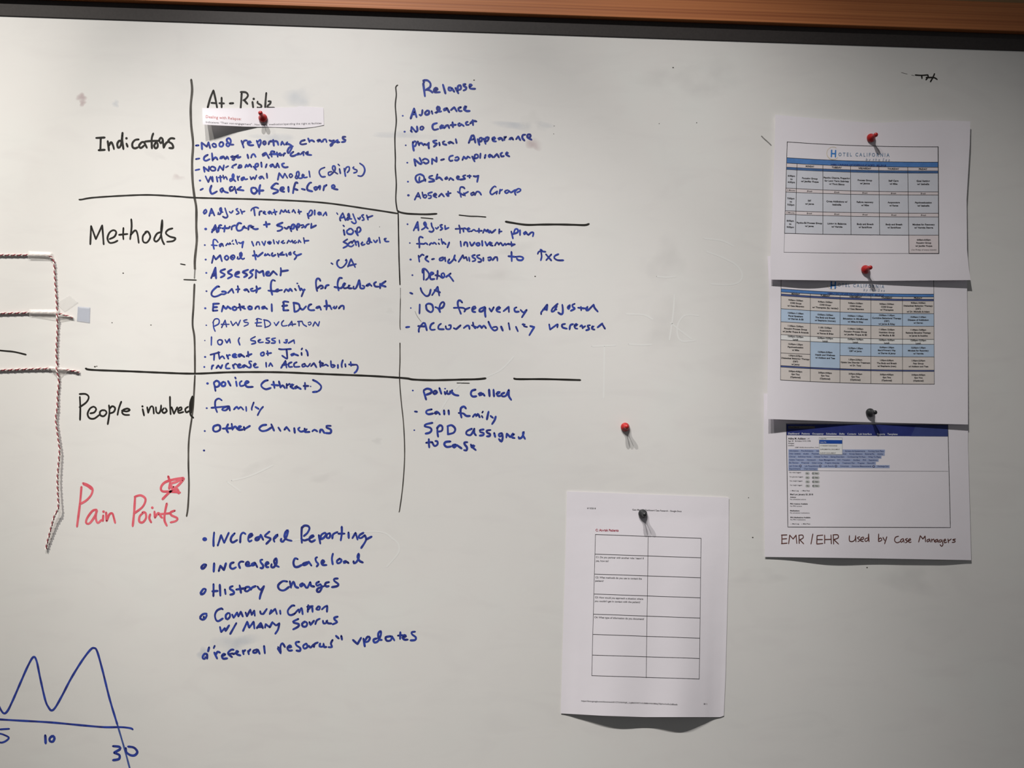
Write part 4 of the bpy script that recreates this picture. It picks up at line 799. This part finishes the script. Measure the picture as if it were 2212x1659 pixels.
# ---- sheet 2
s2 = sheet_empty(1877, 892, 'middle of three stacked sheets, printed weekly schedule with grey and blue cells')
make_sheet('sheet', s2, [(0,1658,553),(.5,1872,560),(1,2089,566)], [(0,1657,905),(.4,1830,911),(1,2091,917)],
           [(0,1658,553),(.25,1662,640),(.6,1659,760),(1,1657,905)], [(0,2089,566),(.2,2089,640),(.5,2091,740),(1,2091,917)], f2)
g2 = Grid(f2, [1687.4,1750.7,1814.7,1881.4,1949.4,2016.8], [1686,1750.3,1814.2,1881.4,1949.8,2018.3],
          [575,623.7,630.5,634.8,638.7,666.7,694.9,722.7,734,762.3,789.4,792.8,820.6],
          [585,635.3,641.4,646.3,650,677.5,704.7,732.9,743.8,770.9,799.6,802.3,829.7], 2.2)
g2.par = s2
b = Ink(f2, E0); g2.cell(b, 0,1,5,2); g2.flush(s2, 'band', 'printed_band')
b = Ink(f2, E0); g2.cell(b, 0,3,5,4); g2.cell(b, 0,10,5,11); g2.flush(s2, 'navyband', 'printed_band')
b = Ink(f2, E0)
for u in range(5): g2.cell(b, u,4,u+1,5); g2.cell(b, u,6,u+1,7); g2.cell(b, u,11,u+1,12); g2.cell(b, u,2,u+1,3)
g2.cell(b,0,8,1,9); g2.cell(b,0,9,1,10)
for u in (2,3,4): g2.cell(b,u,9,u+1,10)
g2.flush(s2, 'cellgrey')
b = Ink(f2, E0)
for u in range(5): g2.cell(b, u,5,u+1,6)
g2.cell(b,1,8,2,10)
for u in (2,3,4): g2.cell(b,u,8,u+1,9)
g2.flush(s2, 'cellblue')
b = Ink(f2, E0)
for u in range(5): g2.cell(b, u,7,u+1,8)
g2.flush(s2, 'cellwhite')
b = Ink(f2, E0*2)
for r in (1,2,3,4,5,6,7,8,10,11,12): g2.hline(b, r, 0, 5)
g2.hline(b, 9, 0, 1); g2.hline(b, 9, 2, 5)
g2.vline(b, 0, 0, 12); g2.vline(b, 5, 0, 12)
for u in (1,2,3,4): g2.vline(b, u, 2, 12)
b.build('printed_table_lines', M['line'], s2)
t = Text(f2, E0*3); 
x, y = g2.pt(2.5, 1.5); t.mid("WEEKLY DAY IOP AND PHP SCHEDULE AT HCBTS - BELLEVUE", 1848, y+1.6, 122, 3.4, .035, .02); t.build('printed_band_text', 'navy', s2)
t = Text(f2, E0*3)
for u, dname in enumerate(["MONDAY","TUESDAY","WEDNESDAY","THURSDAY","FRIDAY"]): g2.text(t, '', u+.5, 2.5, [dname], 3.4, cw=3.0)
c2 = {4.5:[["9:00am-10:00am","CORE Groups","w/ Case Managers"],["9:00am-10:00am","CORE Groups","w/ Therapists (by gender)"],["9:00am-10:00am","CORE Groups","w/ Case Managers"],["9:00am-10:00am","CORE Groups","w/ Therapists"],["9:00am-10:00am","Dialectical Behavior Therapy","(DBT)","w/ Dr. Michelle & Adam"]],
      5.5:[["10:00am-11:00am","Panel Speakers","w/ Darren & Eli"],["10:00am-12:00am","The Body and Breath","w/ Stephanie (women)"],["10:00am-11:00am","Education in Mindfulness","w/ Mike & Riley"],["10:00am-11:00pm","Cognitive Behavioral Therapy","(CBT)","w/ Jeroa & Riley"],["10:00am-11:00am","Disease of Addiction","w/ Darren"]],
      6.5:[["11:00am-12:00pm","Focusing Process Group","w/ Jenifer Fuqua & Amanda"],["11:00-12:00pm","Acupuncture","w/ Renee & Brian"],["11:00am-12:00am","Focusing Process Group","w/ Jenifer Fuqua & Eli"],["11:00am-12:00pm","Nutrition Group","w/ Mollie & Eli"],["11:00am-12:00pm","Rational Emotive Therapy","w/ Jared & Sueithe"]],
      7.5:[["12:00pm-12:30pm","Lunch"]]*5}
for r, cols in c2.items():
    for u, ls in enumerate(cols): g2.text(t, '', u+.5, r, ls, 3.3, lh=6.3, cw=2.25)
g2.text(t,'',.5,8.5,["12:30pm-1:30pm","Psychoeducation","w/ Mike"],3.3,lh=6.3,cw=2.25)
g2.text(t,'',.5,9.5,["1:30pm-2:30pm","Dialectical Behavior Therapy","(DBT)","w/ Jenny"],3.2,lh=6.2,cw=2.25)
g2.text(t,'',1.5,9.0,["12:30pm-2:30pm","Health and Wellness","w/ Addison and Tess"],3.3,lh=6.3,cw=2.25)
g2.text(t,'',2.5,8.5,["12:30pm-1:30pm","CBT w/ Jeroa"],3.3,lh=6.3,cw=2.25)
g2.text(t,'',3.5,8.5,["12:30pm-1:30pm","Men's/Women's Way","w/ Darren & Jenny"],3.3,lh=6.3,cw=2.25)
g2.text(t,'',4.5,8.5,["12:30pm-1:30pm","Mindset for Recovery","w/ Vernita"],3.3,lh=6.3,cw=2.25)
g2.text(t,'',2.5,9.5,["1:30pm-2:30pm","Opiate Use Disorder Treatment","w/ Dr. Tony"],3.3,lh=6.3,cw=2.25)
g2.text(t,'',3.5,9.5,["1:30pm-2:30pm","The Body and Breath","w/ Stephanie (men)"],3.3,lh=6.3,cw=2.25)
g2.text(t,'',4.5,9.5,["1:30pm-2:30pm","Peer Group","w/ Addison and Tess"],3.3,lh=6.3,cw=2.25)
for u in range(5): g2.text(t,'',u+.5,11.5,["3:00pm-4:00pm","Gym Time","(Optional)"],3.3,lh=6.3,cw=2.25)
t.build('printed_text', 'ink', s2)
logo(f2, s2, 1798, 614, 11, 1800, 616, (1809.5,618.5), (1910,622.5), (1865,628.5), (1911,630), half=True)

# ---- sheet 1
s1 = sheet_empty(1880, 300, 'topmost of three stacked sheets, evening timetable with wide faint blue cells')
make_sheet('sheet', s1, [(0,1675,248),(.03,1688,249),(.25,1775,257),(.5,1885,266),(.7,1965,262),(.85,2030,260),(1,2096,262)], [(0,1665,604),(.5,1870,607),(1,2097,605)],
           [(0,1675,248),(.2,1673,320),(.55,1669,440),(.85,1664,560),(1,1665,604)], [(0,2096,262),(.18,2095,310),(.5,2088,430),(.8,2089,540),(.9,2093,580),(1,2097,605)], f1)
g1 = Grid(f1, [1700.5,1722.5,1777.6,1837.0,1898.0,1960.2,2026.5], [1693.5,1717.5,1777.6,1838.5,1900.5,1963.6,2028.0],
          [306.3,340.5,352.3,361.0,366.0,406.3,414.8,455.4,463.0,503.9,544.8],
          [317.0,350.2,361.2,369.2,374.0,414.5,421.3,460.5,468.6,508.0,547.4], 2.3)
g1.par = s1
b = Ink(f1, E0); g1.cell(b, 0,1,6,2); g1.cell(b, 0,3,6,4); g1.flush(s1, 'band', 'printed_band')
b = Ink(f1, E0)
for u in range(6):
    for r in (4,6,8): g1.cell(b, u, r, u+1, r+1)
g1.flush(s1, 'cellpale')
b = Ink(f1, E0)
for u in range(6):
    for r in (2,5,7): g1.cell(b, u, r, u+1, r+1)
g1.cell(b, 5,9,6,10)
g1.flush(s1, 'cellpink')
b = Ink(f1, E0*2)
for r in (0,1,2,3,4,5,6,7,8,9): g1.hline(b, r, 0, 6, 1.0)
g1.hline(b, 3.5, 0, 6, .8)
g1.vline(b, 0, 0, 9, 1.2); g1.vline(b, 6, 0, 10, 1.7); g1.vline(b, 5, 9, 10, 1.2); g1.hline(b, 10, 5, 6, 1.4)
for u in (1,2,3,4,5): g1.vline(b, u, 2, 9, 1.1)
b.build('printed_table_lines', M['line'], s1)
b = Ink(f1, E0*2); g1.vline(b, 0, 9, 10, .7); g1.hline(b, 10, 0, 5, .7); b.build('printed_table_lines', M['lineg'], s1, 'thin grey lower outline')
t = Text(f1, E0*3); t.mid("WEEKLY EVENING IOP SCHEDULE AT HCBTS - BELLEVUE", 1854, 358.5, 120, 3.8, .015, .02); t.build('printed_band_text', 'navy', s1)
t = Text(f1, E0*3)
for u, dname in enumerate(["MONDAY","TUESDAY","WEDNESDAY","THURSDAY","FRIDAY"]): g1.text(t, '', u+1.5, 2.5, [dname], 3.6, cw=3.1)
for r, ls in {4.5:["6:00pm","to","6:55pm"],6.5:["7:00pm","to","7:55pm"],8.5:["8:00pm","to","9:00pm"]}.items(): g1.text(t,'',.5,r,ls,3.5,lh=6.8,cw=2.6)
for r in (5.5,7.5):
    g1.text(t,'',.5,r,["5 Minutes"],3.0,cw=2.0,shear=.2,bold=.004)
    for u in range(1,6): g1.text(t,'',u+.5,r,["Break"],3.2,cw=2.3,shear=.25,bold=.004)
c1 = {4.5:[["Focusing Group","w/ Jenifer Fuqua"],["Psychic Change, Preparing","for Long Term Sobriety","w/ Thom Blanco"],["Process Group","w/ Janice"],["Self Care","w/ Mike"],["Goal Setting","w/ Isabella"]],
      6.5:[["DBT","w/ Jeroa"],["Cross Addictions w/","Isabella"],["Refuge recovery","w/ Mike"],["Acupuncture","w/ Renee"],["Psychoeducation","w/ Isabella"]],
      8.5:[["Psycho-Ed Process Group","w/ Jeroa"],["Living in Balance","w/ Vernita"],["Body and Breath","w/ SarahRose"],["Body and Breath","w/ SarahRose"],["Mindset for Recovery","w/ Vernita Stange"]]}
for r, cols in c1.items():
    for u, ls in enumerate(cols): g1.text(t,'',u+1.5,r,ls,3.5,lh=6.7,cw=2.4)
g1.text(t,'',5.5,9.42,["6:00pm-6:00pm","Focusing Group","w/ Jenifer Fuqua"],3.3,lh=6.6,cw=2.3)
g1.text(t,'',5.5,9.80,["(1st Friday of every month)"],3.0,lh=6.6,cw=2.0,shear=.2,bold=0)
t.build('printed_text', 'ink', s1)
logo(f1, s1, 1799.5, 331, 13.5, 1800.5, 331.5, (1811,337), (1921.5,338.5), (1870,347), (1922,348))

# ---- sheet 4
s4 = sheet_empty(1388, 1108, 'lone portrait sheet with an empty two column questionnaire table, right of the notes')
make_sheet('sheet', s4, [(0,1224.8,1061.5),(.5,1400,1068),(1,1574.5,1074.8)], [(0,1211.5,1541),(.25,1300,1546),(.5,1392,1549),(.75,1480,1549),(.97,1556,1549),(1,1563.5,1546)],
           [(0,1224.8,1061.5),(.3,1221.5,1206),(.7,1215,1405),(1,1211.5,1541)], [(0,1574.5,1074.8),(.25,1574,1190),(.5,1571,1310),(.8,1567.5,1450),(1,1563.5,1546)], f4, n=90)
C4 = Crop(1190, 1040, 3.017)
def L4(a, b, w=.9, n=20):
    A, B = C4(*a), C4(*b); ln.stroke([(lerp(A[0],B[0],i/n), lerp(A[1],B[1],i/n)) for i in range(n+1)], w, smooth=False, var=0, taper=1)
ln = Ink(f4, E0*2)
yl = [345,473,603,733,864,996,1131,1265]; yr = [370,497,627,758,890,1021,1153,1287]
def xl(y): return lerp(290, 266, (y-345)/920)
def xr(y): return lerp(979, 967, (y-370)/917)
def xm(y): return lerp(634, 621, (y-357)/922)
for a, b_ in zip(yl, yr): L4((xl(a), a), (xr(b_), b_))
L4((290,345),(266,1265)); L4((979,370),(967,1287)); L4((634,357),(621,1279))
ln.build('printed_table_lines', M['line'], s4)
t = Text(f4, E0*1.6)
def T4(s, x0, y0, x1, y1, h, b=.015): t.add(s, *C4(x0,y0), *C4(x1,y1), h, b)
T4("6/13/2018",236,178,292,180,3.2)
T4("Case Manager Dashboard Case Research - Google Docs",530,188,851,199,3.4)
T4("https://docs.google.com/document/d/1CTcNkWzJK_UqM62WKTvVLRM8vWbNMdqTEzHwVwRn3d8/edit",198,1434,825,1458,3.2)
T4("8/11",996,1454,1018,1455,3.2)
T4("C1: Do you partner with another role / team? If",293,498,606,507,3.9); T4("yes, how so?",292,522,376,524,3.9)
T4("C2: What method/s do you use to contact the",290,630,592,639,3.9); T4("patient?",289,652,343,654,3.9)
T4("C3: How would you approach a situation where",287,760,601,771,3.9); T4("you couldn't get in contact with the patient?",285,784,582,792,3.9)
T4("C4: What type of information do you document?",283,890,607,902,3.9)
t.build('printed_text', 'inkg', s4)
t = Text(f4, E0*1.6); T4("C: At-risk Patients",291,324,441,326,5.2,.025); t.build('printed_heading', 'crimson', s4, 'crimson bold heading C: At-risk Patients')

# ---- torn slip
def fs(x, y):
    t = max(0, (556 - x) / 117.0); v = sstep(225, 275, y)
    return .0007 + .0135 * t**1.15 * (.55 + .45*v) + .0002*sin(x/14.)
sl = empty('paper_slip', P(568, 255, 0), 'narrow torn strip of paper printed Dealing with Relapse, under the At-Risk heading', 'paper')
make_sheet('slip', sl, [(0,437,233.3),(.1,463,233.6),(.3,514.9,234),(.5,567,233.2),(.77,640,232),(.79,643.5,229.5),(1,698.7,232.5)],
           [(0,438,269),(.12,470,270.8),(.35,530,273.5),(.6,595,274.6),(.83,655,276.7),(.92,680,274.2),(1,699.8,270)],
           [(0,437,233.3),(1,438,269)], [(0,698.7,232.5),(1,699.8,270)], fs, n=40)
CS = Crop(420, 220, 7.373)
t = Text(fs, E0*1.6); t.add("Dealing with Relapse:", *CS(180,255), *CS(745,292), 6.2, .0); t.build('printed_heading', 'redtext', sl, 'soft red printed words Dealing with Relapse')
t = Text(fs, E0*1.6); t.add('Indicators: "Their non-engagement" . Not', *CS(180,334), *CS(1040,377), 4.0, .0)
t.add("taking", *CS(1055,374), *CS(1160,371), 4.0); t.add("medication/spending the night at facilities", *CS(1190,371), *CS(2022,352), 4.0); t.build('printed_text', 'inkg', sl)

# ================================================================== PUSH PINS
def lathe(prof, n=28):
    vs = []; fs_ = []
    for (r, h) in prof:
        if r < 1e-6: vs.append((0, 0, h)); continue
        for i in range(n): vs.append((r*cos(2*pi*i/n), r*sin(2*pi*i/n), h))
    idx = 0; rings = []
    for (r, h) in prof:
        if r < 1e-6: rings.append([idx]); idx += 1
        else: rings.append(list(range(idx, idx+n))); idx += n
    for a, b_ in zip(rings, rings[1:]):
        for i in range(n):
            j = (i+1) % n
            if len(a) == 1: fs_.append((a[0], b_[j], b_[i]))
            elif len(b_) == 1: fs_.append((a[i], a[j], b_[0]))
            else: fs_.append((a[i], a[j], b_[j], b_[i]))
    return vs, fs_
mm = .001
BASE = [(0,0),(5.0,0),(5.6,.5),(5.8,1.4),(5.6,2.6),(4.9,3.7),(3.7,4.9),(2.7,6.3),(2.05,7.6)]
KNOB = [(2.05,7.6),(1.95,8.8),(2.15,10.2),(2.6,11.8),(2.85,13.4),(2.75,14.9),(2.1,16.0),(1.0,16.5),(0,16.6)]
def pin(x, y, z, m, label, tilt=(0, 0)):
    r = bpy.data.objects.new('push_pin', None); C.objects.link(r); r.empty_display_size = .01
    r.location = P(x, y, z); r.rotation_euler = (pi/2 + tilt[0], 0, tilt[1]); tag(r, label, 'push pin')
    for nm, prof in (('base', BASE), ('knob', KNOB)):
        v, f_ = lathe([(a*mm, b_*mm) for a, b_ in prof]); me = bpy.data.meshes.new(nm); me.from_pydata(v, [], f_); me.materials.append(m)
        for p in me.polygons: p.use_smooth = True
        o = bpy.data.objects.new(nm, me); C.objects.link(o); o.parent = r
pin(568.5, 256, fs(568,256)+.0003, M['red'], 'red push pin holding the torn strip under At-Risk', (-.14, 0.0))
pin(1350, 922.5, .0002, M['red'], 'red push pin alone on the bare board right of police called')
pin(1388, 1109.5, f4(1388,1109)+.0003, M['dark'], 'black push pin at the top of the portrait questionnaire sheet')
pin(1880.5, 298.5, f1(1880,298)+.0003, M['red'], 'red push pin near the top edge of the topmost stacked sheet', (.03, .05))
pin(1868.5, 582.5, f1(1868,582)+.0003, M['red'], 'red push pin where the topmost sheet overlaps the middle sheet', (0, .05))
pin(1878.5, 891.5, f2(1878,891)+.0003, M['dark'], 'black push pin where the middle sheet overlaps the lowest sheet', (0, .05))

# ================================================================== TWINE
def twine(pts, label, pitch=13.0, rad=1.05, hz=None):
    """pts: (px, py, mm from board)"""
    xy = catmull([(a, b_) for a, b_, c in pts], 1.3)
    key = [(a, b_, c) for a, b_, c in pts]
    path = []; 
    cum = [0]
    for i in range(1, len(key)): cum.append(cum[-1] + math.dist(key[i-1][:2], key[i][:2]))
    s = 0; prev = xy[0]
    for q in xy:
        s += math.dist(prev, q); prev = q
        z = key[-1][2]
        for i in range(1, len(key)):
            if s <= cum[i] + 1e-6:
                tt_ = (s - cum[i-1]) / max(1e-6, cum[i]-cum[i-1]); z = lerp(key[i-1][2], key[i][2], max(0, min(1, tt_))); break
        path.append((P(q[0], q[1], z*mm), s))
    root = empty('bakers_twine', path[0][0], label, 'twine')
    for strand, (m, ph, nm) in enumerate(((M['tred'], 0, 'red_strand'), (M['twhite'], pi, 'white_strand'))):
        cen = []
        for i, (p, s) in enumerate(path):
            a = path[max(0,i-1)][0]; b_ = path[min(len(path)-1,i+1)][0]
            tg = (b_ - a).normalized(); up = Vector((0, -1, 0)); sd = tg.cross(up).normalized(); up = sd.cross(tg).normalized()
            th = ph + 2*pi*s/pitch/1.0*.5*2
            cen.append((p + (sd*cos(th) + up*sin(th)) * (.62*mm), sd, up))
        n = 7; vs = []; fa = []
        rr = (.60 if strand == 0 else .86) * mm
        for (c, sd, up) in cen:
            for k in range(n): vs.append(c + (sd*cos(2*pi*k/n) + up*sin(2*pi*k/n)) * rr)
        for i in range(len(cen)-1):
            for k in range(n):
                a0 = i*n+k; a1 = i*n+(k+1) % n; fa.append((a0, a1, a1+n, a0+n))
        fa.append(tuple(range(n))); fa.append(tuple(range((len(cen)-1)*n, len(cen)*n))[::-1])
        meshobj(nm, vs, fa, m, root, smooth=True)
twine([(-220,548,1.6),(-60,550,1.6),(0,551,1.6),(60,551,1.6),(100,551.5,2.2),(112,557,2.6),(116.5,566,2.4),(117.5,580,2.2),(119,610,2.2),(121.5,640,1.9),(123,668,1.7),(123.5,690,3.6),(124,705,2.2),(123,730,2.4),(121.5,760,2.4),(123,790,2.0),
       (122.5,798,3.6),(127,822,2.0),(124.5,850,2.2),(123.5,880,2.6),(120.5,905,3.0),(124,935,3.4),(127.5,962,3.7),(128.5,975,3.9),(126,1005,4.3),(124,1035,4.8),(125,1070,5.4),(125.8,1097,5.8),(118,1114,5.4),(112.5,1132,4.6),(106.5,1155,3.6),(102,1172,3.0),(99.5,1186,2.4)],
      'red and white twine turning down from the upper left and dangling to a loose end')
twine([(-220,673,1.6),(-60,676,1.6),(0,677,1.6),(62,675.5,1.6),(100,675.5,2.0),(130,678.5,1.8),(157,686,1.6)], 'red and white twine crossing the hanging strand at mid height, ending by the blue tape', pitch=15)
twine([(-220,799,1.6),(-60,799,1.6),(0,799.5,1.6),(60,797.5,1.6),(110,796.5,1.9),(140,799,1.8),(158,801,1.6),(171,803.5,2.0)], 'red and white twine crossing the hanging strand lowest, ending by the black row line', pitch=15)

# ================================================================== TAPE
def tape(pts, label, m='tape', hgt=None):
    """pts px quad TL TR BR BL; film tented a little over the twine"""
    n, k = 10, 8; vs = []; fa = []
    for side in (0, 1):
        for j in range(k+1):
            for i in range(n+1):
                u, v = i/n, j/k
                x = (pts[0][0]*(1-u)+pts[1][0]*u)*(1-v) + (pts[3][0]*(1-u)+pts[2][0]*u)*v
                y = (pts[0][1]*(1-u)+pts[1][1]*u)*(1-v) + (pts[3][1]*(1-u)+pts[2][1]*u)*v
                h = .0004
                if hgt: h += hgt(x, y) * mm
                vs.append(P(x, y, h) + Vector((0, .00006*side, 0)))
    st = (n+1)*(k+1)
    for j in range(k):
        for i in range(n):
            a = j*(n+1)+i; fa.append((a, a+n+1, a+n+2, a+1)); fa.append((st+a, st+a+1, st+a+n+2, st+a+n+1))
    for i in range(n):
        a = i; fa.append((a, a+1, st+a+1, st+a)); a = k*(n+1)+i; fa.append((a, st+a, st+a+1, a+1))
    for j in range(k):
        a = j*(n+1); b_ = a+n+1; fa.append((a, st+a, st+b_, b_)); a += n; b_ += n; fa.append((a, b_, st+b_, st+a))
    o = meshobj('clear_tape', vs, fa, M[m], None, smooth=True); tag(o, label, 'tape')
def ridge(y0, wd=7, h=3.2): return lambda x, y: h * max(0, 1 - abs(y - y0) / wd)
tape([(60,542),(112,544),(109,562),(60,558)], 'clear tape piece over the upper twine bend', 'tape', ridge(551.5, 12, 3.6))
tape([(62,668),(128,668),(126,694),(63,684)], 'clear tape piece over the middle twine, left of the crossing', 'tape', ridge(676, 10, 3.4))
tape([(120,655),(150,637),(169,654),(140,674)], 'faint diamond of clear tape above the middle twine end', 'tape2')
tape([(120,679),(156,685),(164,690),(125,697)], 'small clear tape wedge under the end of the middle twine', 'tape', ridge(683, 9, 3.0))
tape([(168,662),(195,664),(194,698),(166,694)], 'square of bluish clear tape right of the middle twine end', 'tapeb')
tape([(104,790),(142,796),(146,802),(127,823)], 'clear tape wedge over the lowest twine crossing', 'tape', ridge(798, 12, 3.4))
